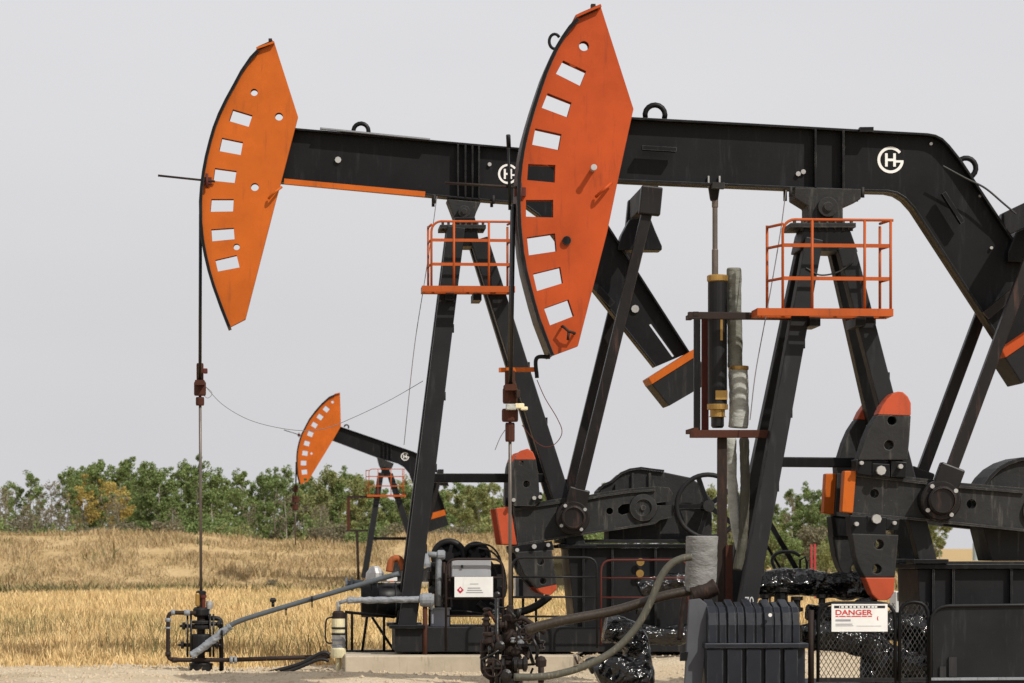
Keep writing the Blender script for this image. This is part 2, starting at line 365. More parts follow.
# ------------------------------------------------------------------ pumpjacks
def quad(cx, cy, w, h, deg):
    c, s = math.cos(R(deg)), math.sin(R(deg))
    return [(cx+x*c+y*s, cy-x*s+y*c) for x, y in ((-w/2, -h/2), (w/2, -h/2), (w/2, h/2), (-w/2, h/2))]
def build_pump(L, T, label):
    root = bpy.data.objects.new('pumpjack', None); COL.objects.link(root)
    root.location = (L.o.x, L.o.y, 0); root.rotation_euler = (0, 0, L.yaw)
    tag(root, label, 'pumpjack', 'pumpjacks')
    k = T.get('k', 1.0)                        # section sizes, relative
    small = T.get('small', False); bv = 0 if small else .012
    # horse head: two pierced side plates, curved track plate in front
    H0, H1 = -.26, -.11
    curve = T['head_curve']; body = curve + T['head_back']
    for v0 in (H0, H1):
        holes = [L.uz(q, H0) for q in T['windows']]
        for (x, y, r) in T['head_holes']:
            c = L.pt(x, y, H0); holes.append(circle((c.x, c.z), r/L.ppm(H0), 14))
        m = MB().prism(L.uz(body, H0), v0, v0+.02, holes)
        hd = m.build('horse_head', T['orange'], root) if v0 == H0 else m.build('head_side_plate', T['orange'], hd)
    nose = [o for o in root.children if o.name.startswith('horse_head')][0]
    cl = L.uz(curve, H0)
    t_in = MB().strip(cl, T.get('track', .045), -.34, .30)
    tp = t_in.build('track_plate', 'black', nose)
    bk = L.uz([curve[-1]] + T['head_back'] + [curve[0]], H0)
    MB().strip(bk, .015, H0+.021, H1-.001).build('back_plate', T['orange'], nose)
    # top cap and rod poking out in front
    MB().strip(L.uz(T['head_back'][-1:] + curve[:1], H0), -.03, -.34, .28).build('head_cap', T['capmat'], nose)
    if 'stick' in T:
        (a, b, c2) = T['stick']; p0, p1 = L.pt(*a, -.30), L.pt(*b, -.30)
        MB().tube([p0, p1], .016*k).build('wireline_bar', 'rust_dark', nose)
        q = L.pt(*c2, -.27); MB().box(q, (.13*k, .07, .10*k)).tube([q+Vector((0, -.05, -.1*k)), q+Vector((0, -.05, .1*k))], .02*k).build('bar_bracket', 'rust_red', nose)
    for (x0, y0, x1, y1, r_, mt) in T.get('guide', []): MB().tube([L.pt(x0, y0, -.37), L.pt(x1, y1, -.30)], r_, 8).build('guide_rod', mt, nose)
    for (x, y, kind) in T.get('head_bits', []):
        q = L.pt(x, y, H0-.02)
        if kind == 'peg': MB().cyl(q+Vector((0, .03, 0)), q+Vector((0, -.16, .01)), .028).cyl(q+Vector((0, -.16, .01)), q+Vector((0, -.18, .01)), .035).build('peg', 'silver', nose)
        if kind == 'hook':
            MB().tube([q+Vector((.03*i-.06, -.02-.10*math.sin(math.pi*i/6), .16*i/6-.08)) for i in range(7)], .018).build('lifting_hook', T['orange'], nose)
        if kind == 'handle':
            MB().tube([q+Vector(p) for p in ((-.07, 0, .06), (-.07, -.09, .06), (.0, -.10, .0), (.07, -.09, -.02), (.07, 0, -.02))], .016).tube([q+Vector((0, -.09, 0)), q+Vector((-.01, -.09, -.10))], .016).build('latch_handle', 'rust_dark', nose)
        if kind == 'ring': MB().tube([q+Vector((.085*math.cos(t)*.75+.005, .1, .085*math.sin(t))) for t in np.linspace(.6, 4.9, 14)], .018).build('lifting_ring', 'black', nose)
        if kind == 'cap_bracket': MB().bar(q+Vector((-.10, .05, -.045)), q+Vector((.10, .05, .045)), .05, .16).box(q+Vector((.06, .02, .06)), (.05, .1, .06)).build('cap_bracket', 'rust_dark', nose)
        if kind == 'dark_hole_disc': MB().cyl(q+Vector((0, .03, 0)), q+Vector((0, -.02, 0)), .05).build('dark_hole_disc', 'black', nose)  # solid black disc, painting the dark inside of a hole in the plate
    # beam
    B0 = -.15; top, bot = L.uz(T['beam_top'], B0), L.uz(T['beam_bot'], B0)
    bmv = .022
    beam = MB().prism(top + bot[::-1], -bmv, bmv, [L.uz(q, 0) for q in T.get('slots', [])]).build('walking_beam', 'black_web', root)
    MB().strip(top, -.028, B0, -B0).build('top_flange', 'black', beam, bv/2)
    MB().strip(bot, .028, B0, -B0).build('bottom_flange', 'black', beam, bv/2)
    def yat(line, x):
        for (x0, y0), (x1, y1) in zip(line, line[1:]):
            if x0 <= x <= x1: return y0+(y1-y0)*(x-x0)/(x1-x0)
        return line[-1][1]
    for x in T['stiff']:
        p, q = L.pt(x, yat(T['beam_top'], x)+2, B0), L.pt(x, yat(T['beam_bot'], x)-2, B0)
        MB().bar((p.x, 0, p.z), (q.x, 0, q.z), .022, .31).build('stiffener', 'black_web', beam)
    for (x, y, r, rot) in T.get('eyes', []):
        q = L.pt(x, y, 0); r = r/L.ppm()
        MB().tube([(q.x+r*math.cos(a), 0, q.z+r*math.sin(a)) for a in [math.pi*i/10*1.2-.3+rot for i in range(11)]], .032*k).build('lifting_eye', 'black', beam)
    if 'emblem' in T:
        x, y, r = T['emblem']; q = L.pt(x, y, -bmv); r = r/L.ppm(-bmv); m = MB(); n = 40
        def ringarc(a0, a1, ri, ro):
            P = [(q.x+ro*math.cos(a), q.z+ro*math.sin(a)) for a in np.linspace(a0, a1, n)] + [(q.x+ri*math.cos(a), q.z+ri*math.sin(a)) for a in np.linspace(a1, a0, n)]
            m.prism(P, -bmv-.006, -bmv+.004)
        def rect(a, b, c, d): m.prism([(q.x+a*r, q.z+b*r), (q.x+c*r, q.z+b*r), (q.x+c*r, q.z+d*r), (q.x+a*r, q.z+d*r)], -bmv-.0065, -bmv+.004)
        ringarc(R(38), R(352), .79*r, r)
        rect(-.42, -.50, -.22, .50); rect(.20, -.50, .40, .50); rect(-.22, -.09, .20, .10); rect(.40, -.19, .98, -.02)
        m.build('emblem', 'emblem', beam)
    for (x0, y0, x1, y1, wd, mt, nm) in T.get('beam_bits', []):
        p, q = L.pt(x0, y0, B0-.02), L.pt(x1, y1, B0-.02)
        MB().bar(p, q, wd, .10).build(nm, mt, beam)
    for (x, y, r) in T.get('bolts', []):
        q = L.pt(x, y, -.03); MB().cyl(q+Vector((0, .02, 0)), q-Vector((0, .03, 0)), r/L.ppm(), n=8).build('web_bolt', 'silver', beam)
    # saddle bearing and post cap
    sad = MB().prism(L.uz(T['saddle'], -.22), -.22, .22).build('saddle_bearing', 'cast', root, bv)
    x, y, r = T['pivot']; q = L.pt(x, y, -.22)
    MB().cyl((q.x, -.30, q.z), (q.x, .30, q.z), r/L.ppm()).cyl((q.x, -.33, q.z), (q.x, .33, q.z), .45*r/L.ppm()).build('bearing_pin', 'cast', sad, bv/2)
    if not small:
        for dx in (-.42, .42):
            for vv in (-.2, .2): MB().cyl((q.x+dx, vv, q.z+.12), (q.x+dx, vv, q.z+.24), .022, n=8).build('anchor_bolt', 'cast', sad)
    MB().prism(L.uz(T['cap'], -.3), -.3, .3).build('post_cap', 'black', root, bv)
    if 'capplate' in T:
        x0, x1, y = T['capplate']; a, b = L.pt(x0, y, -.34), L.pt(x1, y, -.34)
        m = MB().bar((a.x, 0, a.z), (b.x, 0, b.z), .05, .68)
        for i in range(8):
            f = (i+.5)/8; m.cyl((a.x+(b.x-a.x)*f, -.3, a.z-.06), (a.x+(b.x-a.x)*f, -.3, a.z+.07), .02, n=6)
        m.build('cap_plate', 'cast', root)
    # samson post legs
    lw, ld = T['legw'], T.get('legd', .2)
    for (a, b, va, vb) in T['legs']:
        p, q = L.pt(*a, -va), L.pt(*b, -vb)
        for s in (1, -1):
            P, Q = Vector((p.x, p.y*s, p.z)), Vector((q.x, q.y*s, q.z))
            lg = MB().bar(P, Q, lw, ld).build('samson_leg', 'pedestal' if s == 1 else 'black', root, bv)
            if not small:
                d = (Q-P).normalized(); f = MB()
                f.box(Q + Vector((0, 0, .02)), (lw*2.0, ld*2.0, .05)); f.build('foot_plate', 'black', lg, bv/2)
                for t in (.25, .42, .6, .8): MB().box(P+(Q-P)*t + d.cross(Vector((0, 1, 0)))*lw*.52, (.03, .05, .12)).build('leg_lug', 'black_dull', lg)
    for (a, b, wpx, v) in T.get('ties', []):
        MB().bar(L.pt(*a, v), L.pt(*b, v), wpx/L.ppm(), .14).build('cross_tie', 'black', root, bv)
    # service platform
    if 'plat' in T:
        px0, px1, pyf, pyt, posts = T['plat']; v0, v1 = -.80, -.40
        a, b = L.pt(px0, pyf, v0), L.pt(px1, pyf, v0); zt = L.pt(px0, pyt, v0).z
        rr = .0165*k
        pl = MB()
        for i in range(5):
            v = v0+(v1-v0)*i/4; pl.box(((a.x+b.x)/2, v, a.z+.015), (b.x-a.x, .035, .03))
        for v in (v0, v1): pl.box(((a.x+b.x)/2, v, a.z-.01), (b.x-a.x, .05, .085))
        for u in (a.x+.025, b.x-.025): pl.box((u, (v0+v1)/2, a.z-.01), (.05, v1-v0-.06, .083))
        pf = pl.build('service_platform', 'orange_rail', root)
        us = [L.pt(x, pyf, v0).x for x in posts]; i0, i1 = us[0], us[-1]; h = zt-a.z; rad = .14*k
        for v in (v0+.02,):
            MB().tube([(i0, v, a.z), (i0, v, zt-rad)] + [(i0+rad-rad*math.cos(t), v, zt-rad+rad*math.sin(t)) for t in np.linspace(.2, 1.57, 6)] + [(i1, v, zt), (i1+.03, v, zt)], rr).build('top_rail', 'orange_rail', pf)
            for f in (.36, .72): MB().bar((i0, v, a.z+h*f), (i1, v, a.z+h*f), .042*k, .012).build('mid_rail', 'orange_rail', pf)
            for u in us[1:]: MB().tube([(u, v, a.z), (u, v, zt)], rr, 8).build('rail_post', 'orange_rail', pf)
        for u in (i0, i1):
            for f, q in ((1, .95 if u == i0 else 1), (.72, .72), (.36, .36)):
                MB().tube([(u, v0+.02, a.z+h*q), (u-T.get('ret', .12)*k if u == i0 else u-.05, v1, a.z+h*q)], rr, 8).build('end_rail', 'orange_rail', pf)
            MB().tube([(u-T.get('ret', .12)*k if u == i0 else u-.05, v1, a.z), (u-T.get('ret', .12)*k if u == i0 else u-.05, v1, zt-.03)], rr, 8).build('rail_post', 'orange_rail', pf)
        if not small:
            for u in (L.pt(T['plat'][4][1]-6, pyf, 0).x, L.pt(T['plat'][4][2]-14, pyf, 0).x): MB().box((u, -.3, a.z-.10), (.12, .6, .10)).build('platform_bracket', 'black', pf)
    # pedestal, gearbox, skid
    ped = MB().prism(L.uz(T['pedestal'], -.6), -.6, .6).build('pedestal', 'pedestal', root, bv)
    if not small:
        us = L.uz(T['pedestal'], -.6); u0 = min(p[0] for p in us); u1 = max(p[0] for p in us); z1 = max(p[1] for p in us); z0 = min(p[1] for p in us)
        MB().box(((u0+u1)/2, 0, z1+.03), (u1-u0+.10, 1.42, .058)).build('pedestal_flange', 'black', ped, .008)
        for x in T.get('ribs', []):
            u = L.pt(x, 600, -.6).x; MB().box((u, -.64, (z0+z1)/2), (.028, .085, z1-z0-.01)).build('pedestal_rib', 'pedestal', ped)
    gb = MB().prism(L.uz(T['gearbox'], -.37), -.37, .37).build('gearbox', 'cast', root, bv)
    for line, v0, v1, t in T.get('gear_rims', []): MB().strip(L.uz(line, -.37), t, v0, v1).build('gearbox_rim', 'black_dull', gb)
    for x, y0, y1 in T.get('gear_ribs', []):
        p, q = L.pt(x, y0, -.37), L.pt(x, y1, -.37); MB().bar((p.x, -.38, p.z), (q.x, -.38, q.z), .03, .08).build('gearbox_rib', 'cast', gb)
    if 'skid' in T: MB().prism(L.uz(T['skid'], -.75), -.75, .75).build('skid', 'black_dull', root, bv)
    # cranks and counterweights, both sides
    for s in (1, -1):
        pv = lambda a, b: (s*a, s*b) if s == 1 else (s*b, s*a)
        cr = MB().prism(L.uz(T['crank'], -.68), *pv(-.68, -.44), holes=[circle(((c := L.pt(x, y, -.68)).x, c.z), r/L.ppm(-1), 14) for x, y, r in T.get('crank_holes', [])] + [L.uz(q, -.68) for q in T.get('crank_slots', [])]).build('crank_arm', 'cast', root, bv)
        if 'crank_lip' in T:
            for line in T['crank_lip']: MB().strip(L.uz(line, -.70), .028, *pv(-.72, -.68)).build('crank_rim', 'cast', cr)
        if 'crank_boss' in T:
            x, y, r = T['crank_boss']; c = L.pt(x, y, -.68); r /= L.ppm(-1)
            MB().lathe((c.x, 0, c.z), [(r*1.7, s*-.68), (r*1.6, s*-.73), (r, s*-.74), (r*.9, s*-.71), (r*.3, s*-.71), (r*.3, s*-.74), (.01, s*-.74)], 'y', 24).build('shaft_boss', 'cast', cr)
        MB().prism(L.uz(T['endcap'], -.71), *pv(-.71, -.52)).build('crank_end_cap', T['endmat'], cr, bv)
        for poly, tip in T['cws']:
            cw = MB().prism(L.uz(poly, -.80), *pv(-.80, -.50), holes=[circle(((c := L.pt(x, y, -.80)).x, c.z), r/L.ppm(-1.1), 12) for x, y, r in T['cw_holes'] if min(p[1] for p in poly) < y < max(p[1] for p in poly)]).build('counterweight', 'cast', root, bv)
            tp = MB().prism(L.uz(tip, -.80), *pv(-.801, -.499)).build('counterweight_tip', T['tipmat'], cw, bv)
        for poly in T.get('clamps', []): MB().prism(L.uz(poly, -.78), *pv(-.78, -.46)).build('clamp_block', 'black', cr, bv)
        for x, y, r in T.get('cw_bolts', []):
            c = L.pt(x, y, -.80); MB().cyl((c.x, s*-.73, c.z), (c.x, s*-.86, c.z), r/L.ppm(-1.1), n=8).build('clamp_bolt', 'silver', cr)
        x, y, r = T['pin']; c = L.pt(x, y, -.88); r /= L.ppm(-.88)
        pn = MB().lathe((c.x, 0, c.z), [(r, s*-.67), (r, s*-.88), (r*.92, s*-.90), (r*.74, s*-.90), (r*.70, s*-.98), (r*.60, s*-1.0), (r*.56, s*-.97), (.01, s*-.97)], 'y', 28).build('wrist_pin', 'pitman', cr)
        if not small:
            for i in range(4):
                a = .6+i*math.pi/2; MB().cyl((c.x+.84*r*math.cos(a), s*-.88, c.z+.84*r*math.sin(a)), (c.x+.84*r*math.cos(a), s*-.94, c.z+.84*r*math.sin(a)), .025, n=8).build('pin_bolt', 'silver', pn)
        e = L.pt(*T['eq'], -.82)
        pp, qq = Vector((c.x, s*-.82, c.z)), Vector((e.x, s*-.82, e.z)); d = (qq-pp).normalized()
        pm = MB().bar(pp + d*.12, qq, T['pitw'], T['pitw']*.9).build('pitman_arm', 'pitman', root, bv)
        if not small: MB().bar(pp + d*.05, pp + d*.42, r*1.25, .14).build('pitman_foot', 'pitman', pm, .02)
    e = L.pt(*T['eq'], -.82)
    eq = MB().bar((e.x, -.90, e.z+.05), (e.x, .90, e.z+.05), .22*k, .30*k, (0, 0, 1)).build('equalizer', 'black_dull', root, bv)
    if not small:
        for s in (1, -1): MB().box((e.x, s*.88, e.z-.02), (.30, .16, .40), 0, .1).build('equalizer_end', 'pitman', eq, .02)
    if 'trunnion' in T: MB().prism(L.uz(T['trunnion'], -.2), -.2, .2).build('tail_bearing', 'black', root, bv)
    if 'tail' in T:
        m = MB().prism(L.uz(T['tail'][0], -.36), -.36, .36).build('tail_weight', 'black_dull', root, bv)
        MB().prism(L.uz(T['tail'][1], -.36), -.375, .375).build('tail_weight_edge', T['orange'], m, bv)
    # bridle: two cables, carrier bar, polished rod
    if 'bridle' in T:
        (top_, mid, rodend) = T['bridle']
        z = [L.pt(*p, 0) for p in (top_, mid, rodend)]
        for vv in (-.10, .10):
            q = z[0]; MB().tube([(q.x, vv, q.z), (z[1].x, vv, z[1].z)], T.get('cabr', .018), 8).build('bridle_cable', 'oily', root)
        m = MB()
        for (dz, r, h) in T['clamps_rod']: m.lathe((z[1].x, 0, z[1].z), [(r*.9, -dz), (r, -dz-.02), (r, -dz-h+.02), (r*.9, -dz-h)], n=10)
        m.box((z[1].x, 0, z[1].z), (.13*k, .36, .07))
        cb = m.build('carrier_bar', 'rust', root)
        for (x, y, w_, h_, mt) in T.get('rod_bits', []):
            q = L.pt(x, y, -.12); MB().box(q, (w_/L.ppm(), .1, h_/L.ppm())).build('rod_clamp', mt, cb, .01)
        MB().cyl((z[1].x, 0, z[1].z+.1), (z[2].x, 0, z[2].z), T.get('rodr', .019)).build('polished_rod', 'rod', root)
    return root

A = dict(orange='orange_a', capmat='orange_a', tipmat='cwtip_red', endmat='cwtip_red',
  head_curve=[(257, 50), (249.8, 57.5), (240.5, 71), (233, 85), (225, 99.5), (218, 114), (212.6, 128), (208.8, 141), (204.8, 157), (202, 172), (200, 188), (199, 202), (199.3, 223), (201, 240), (204, 256), (207.5, 271), (212, 286), (219.5, 307), (227.8, 328)],
  head_back=[(245.4, 319), (276, 200), (280.5, 184), (298, 116.6), (274.7, 43.8)],
  windows=[[(233, 109.3), (252.5, 115.2), (248.7, 126.8), (229, 121)], [(222, 137.7), (243, 142), (240.7, 155), (219, 151)], [(215, 168), (236.6, 171), (234.6, 183), (213.2, 180.8)], [(211.4, 199), (233.7, 199), (233, 211.4), (210.3, 211.8)], [(211.2, 229.3), (233.7, 227.8), (234.6, 239.2), (212, 241.3)], [(215.3, 260), (236.6, 255), (239.6, 267.4), (217.9, 271.5)]],
  head_holes=[(254.2, 92.3, 3.6), (279, 116.6, 4), (254.8, 187, 4), (236.6, 246.9, 3.2)],
  head_bits=[(273, 193, 'hook'), (266, 45, 'cap_bracket')], stick=((158, 175.5), (215, 181.5), (207, 181)),
  beam_top=[(272, 125.6), (297, 128), (400, 137), (470, 143.2), (548, 150), (558, 153), (567, 161), (574, 171), (650, 290), (690, 352)],
  beam_bot=[(272, 181), (400, 193), (470, 199.5), (515, 203), (527, 207), (538, 215), (592, 288), (655, 367)],
  slots=[[(649, 325), (651, 324), (674, 356), (672, 357)]],
  stiff=[458, 465.5, 472.5, 479], eyes=[(361, 131, 7.5, -.08)], emblem=(508, 174, 10),
  beam_bits=[(284, 181.5, 425, 194.5, .075, 'orange_a', 'lower_rail'), (320, 128.5, 430, 139.5, .022, 'galv', 'cable_tray'), (592, 283, 612, 305, .10, 'black', 'tail_bracket')],
  bolts=[(338, 160, 3.2), (489.5, 164.5, 2), (635, 309, 4)],
  saddle=[(447, 199), (481, 202), (476, 213), (474, 220), (455, 220), (452, 212)], pivot=(464, 212, 6),
  cap=[(455, 217), (475, 217), (480, 246), (446, 246)], capplate=(440, 486, 226.5),
  legw=.25, legd=.22, legs=[((456, 228), (407, 628), .25, .62), ((479, 240), (577, 548), .25, .55)],
  ties=[((430, 478), (545, 478), 9, .1)], ret=.03, plat=(422, 515, 288, 221, (431.5, 454, 489, 513)),
  pedestal=[(568, 548), (720, 548), (720, 628), (575, 628)], ribs=[583, 612, 655],
  skid=[(395, 627), (760, 627), (760, 652), (395, 652)],
  gearbox=[(598.7, 497), (599, 491), (604, 485.7), (612.7, 482), (621.5, 474), (630, 470.5), (641, 469), (651, 470.5), (663.7, 472), (690, 477.5), (700, 484), (712, 500), (712, 541), (609, 541), (609, 520)],
  gear_rims=[([(598.7, 491), (604, 485.7), (612.7, 482), (621.5, 474), (630, 470.5), (641, 469), (651, 470.5), (663.7, 472)], -.42, -.37, .03), ([(560, 543), (722, 543)], -.62, .62, .05)],
  gear_ribs=[(616, 484, 500), (632.5, 473, 500), (649.5, 473, 500)],
  crank=[(514, 506), (559, 498.6), (583, 496), (604, 492), (628.5, 488.5), (655, 486.5), (669, 487.5), (672.5, 493), (672, 501), (656, 503), (656, 505.5), (673, 505), (675, 511), (672.5, 517), (660, 520), (655, 524), (612.7, 530.5), (583, 535), (559, 539), (518, 545.4)],
  crank_holes=[(609.7, 511, 3.5)], crank_boss=(643, 507.7, 8.5), crank_slots=[[(618, 508), (622, 504.5), (632, 503), (632, 512), (622, 515), (618, 512.5)]],
  crank_lip=[[(518, 545.4), (559, 539), (583, 535), (612.7, 530.5), (655, 524)], [(655, 489), (628.5, 491), (604, 494.5), (583, 498.5), (559, 501.3), (515, 508.5)]],
  endcap=[(496, 508), (510.5, 506.5), (517, 545.2), (502, 544.6)],
  cws=[([(510.7, 503), (511.6, 476.6), (513, 465), (514.5, 459.5), (536, 459.5), (538.5, 477), (540, 501.5), (535, 506), (514, 506)], [(514.5, 459.5), (516, 455.5), (521, 450.5), (528, 448.5), (533, 452), (536, 459.5)]),
       ([(515, 552), (552, 550), (556.7, 584.5), (537, 588.5), (524, 574)], [(537, 588.5), (556.7, 584.5), (557, 589), (551, 595), (544, 594.5), (539, 591.5)])],
  cw_holes=[(526.5, 484, 3.5), (521.5, 463, 2.3), (540.6, 561.5, 3.5), (543, 581, 3.2)],
  clamps=[[(511, 495), (519, 495), (519, 505), (511, 505)], [(530, 493), (542, 492), (542, 501), (531, 503)], [(513, 546), (552, 541), (554, 550), (514, 553)]],
  cw_bolts=[(513.5, 500, 2), (534, 498, 2), (540, 497, 2), (517, 550, 2), (534, 546.5, 2.4), (548, 545, 2)],
  pin=(573, 517.6, 17), eq=(650, 200), pitw=.15,
  trunnion=[(618, 247), (622, 234), (630, 219), (650, 217), (655, 230), (662, 246), (662, 250), (618, 250)],
  tail=([(651, 383.5), (697, 354.5), (712, 381), (669, 406)], [(648, 378), (694, 349), (697.5, 355.5), (651.5, 384.5)]),
  bridle=((200.5, 215), (200, 383), (201, 592)), clamps_rod=[(-.28, .05, .25), (-.02, .085, .20), (.20, .06, .12)], rod_bits=[(205.5, 371, 4, 5, 'rust_red')], cabr=.02, rodr=.021)

Bt = dict(orange='orange_b', capmat='orange_b', tipmat='cwtip_red', endmat='orange_a',
  head_curve=[(576, 18.5), (568, 27), (561, 37), (554.5, 48), (548.5, 61), (543, 74), (537.5, 90), (532, 107), (527.5, 122), (523.5, 137), (520.5, 151), (518.5, 164), (517, 178), (516.3, 200), (517, 225), (519.8, 253), (523, 271), (527.3, 288), (531.5, 304), (536.5, 321), (543, 338), (550, 356.5)],
  head_back=[(578, 346), (607, 233), (618, 180), (633.5, 109), (601, 7.5)],
  windows=[[(563.2, 60.4), (586.2, 71), (580.2, 86), (556, 73.8)], [(547.7, 93.1), (571.6, 102.5), (567.2, 117.3), (541.8, 107.8)], [(535.4, 128.3), (561.5, 134.1), (558.6, 150), (532.2, 144.7)], [(528.3, 164), (555.4, 165), (554.8, 182.6), (527.2, 180)], [(526, 199.9), (553.2, 199.9), (553.2, 217.5), (526, 216.6)], [(527, 237.4), (555, 233.3), (556.6, 251.2), (528.9, 255.3)], [(533, 273.7), (560.3, 267), (563, 283), (537, 291)], [(544, 308.3), (568.5, 299.5), (574, 316), (550, 325.3)]],
  head_holes=[(584, 46, 5)], guide=[(508.2, 135, 508.8, 148, .026, 'black'), (508.6, 148, 509.8, 210, .018, 'black')], head_bits=[(555, 40, 'ring'), (588, 12, 'cap_bracket'), (592.5, 170, 'peg'), (601, 190, 'hook'), (566.7, 240.6, 'dark_hole_disc'), (568, 332, 'handle')],
  stick=((445, 183), (521, 187.5), (520, 192)),
  beam_top=[(604, 115), (634, 117), (740, 122.5), (848, 128.6), (928, 133), (936, 134.5), (943, 138), (950, 145), (962, 160), (1024, 254), (1062, 312)],
  beam_bot=[(604, 180), (627, 181.5), (720, 185.5), (800, 189), (848, 191), (888, 192), (897, 194), (905, 199), (914, 209), (985, 318), (1005, 349)],
  stiff=[815.7, 843.5], eyes=[(655, 115, 10, -.05), (966, 168, 10, -.95)], emblem=(890.5, 160, 13.3),
  beam_bits=[(642, 148, 676, 150, .05, 'black', 'ladder_hook'), (943, 193, 962, 223, .05, 'black', 'ladder_hook'), (712, 185.5, 724, 186, .07, 'cast', 'rod_bracket'), (985, 316, 1013, 293, .10, 'pitman', 'tail_bracket'), (866, 127.5, 866.1, 132, .16, 'black', 'web_lug')],
  bolts=[(930.7, 144, 1.6), (980, 196, 1.6), (991, 248, 1.6), (798, 174, 2.5), (803, 172, 2.5)],
  saddle=[(795, 187.5), (861, 189), (861, 199), (843, 207), (843, 222), (808, 222), (808, 206), (795, 198)], pivot=(827, 207.5, 10),
  cap=[(808, 220), (843, 220), (851, 232), (858, 252), (799, 250), (803, 232)], capplate=(791, 856, 225),
  legw=.205, legd=.22, legs=[((813, 240), (738.5, 650), .25, .68), ((845, 248), (927, 563), .25, .55)],
  ties=[((778, 462), (905, 463), 10, .1)], plat=(757, 893, 311, 219, (783, 812.5, 865, 891)),
  pedestal=[(918, 569), (1130, 569), (1130, 700), (922, 700)], ribs=[932, 952, 1010],
  skid=[(740, 684), (1150, 684), (1150, 699.5), (740, 699.5)],
  gearbox=[(985, 486), (990, 479), (998, 471), (1008, 465), (1020, 461), (1035, 459.5), (1060, 461), (1100, 475), (1110, 500), (1110, 561), (992, 561), (984, 530)],
  gear_rims=[([(983, 490), (990, 479), (998, 471), (1008, 465), (1020, 461), (1035, 459.5), (1060, 461)], -.43, .30, .04), ([(930, 566), (1128, 566)], -.66, .66, .05)],
  crank=[(855, 470.8), (958.7, 482.5), (1024, 488), (1062, 492), (1064, 530), (1024, 531.5), (923.5, 521), (852, 514.7)],
  crank_holes=[(874.5, 493.5, 4.6), (971.5, 504, 5)], crank_boss=(1038, 511, 10),
  crank_lip=[[(852, 514.7), (923.5, 521), (1024, 531.5)], [(1024, 491), (958.7, 485.5), (856, 474)]],
  endcap=[(844.5, 470.8), (856.5, 470.8), (853, 513.5), (842, 512)],
  cws=[([(858.5, 460), (865, 438.6), (871, 425), (878, 414.5), (911, 415.5), (909.5, 440), (907.5, 460)], [(878, 414.5), (882, 406), (887, 399), (892, 394), (898, 391.5), (903, 392), (908, 396.5), (911, 403), (911, 415.5)]),
       ([(852, 533.5), (898.6, 534.8), (896.5, 560), (895, 577.5), (865, 577.5), (860, 569), (855.5, 556)], [(865, 577.5), (895, 577.5), (894, 592), (891, 597.5), (887, 600.3), (878, 600.3), (872, 594.5)])],
  cw_holes=[(892, 420.5, 4.5), (889, 445, 4.8), (879, 544.5, 4.8), (877, 569, 4.8)],
  clamps=[[(856, 459), (872, 460), (872, 476), (857, 474)], [(872, 463), (890, 464), (890, 477), (872, 476)], [(891, 460), (907, 462), (906, 478), (891, 477)], [(850, 515), (867, 516), (867, 536), (852, 536)], [(867, 516), (886, 517), (886, 536), (867, 536)], [(886, 518), (900, 519), (898, 531), (886, 530)]],
  cw_bolts=[(880.5, 470.5, 4.8), (876, 519, 4.8), (900, 466.5, 2.4), (861, 463, 2), (856, 524, 2.2), (894, 523, 2)],
  pin=(941, 500.6, 20.5), eq=(1046, 214), pitw=.135,
  trunnion=[(1008, 252), (1016, 232), (1030, 226), (1052, 226), (1060, 238), (1068, 256), (1068, 262), (1008, 262)],
  tail=([(1004.5, 357), (1053.5, 323.5), (1071, 350), (1022, 384)], [(1001, 350), (1050, 317), (1054, 324.5), (1005, 358)]),
  bridle=((513, 205), (510, 388), (510, 640)), clamps_rod=[(-.20, .06, .2), (0, .085, .18), (.24, .095, .15), (.40, .055, .22)], cabr=.024, rodr=.019,
  rod_bits=[(511, 407, 10, 6, 'cloth_pale'), (519.5, 406, 9, 5, 'cream'), (524, 408.5, 7, 3.5, 'cream'), (518, 394, 4, 8, 'rust_dark')])

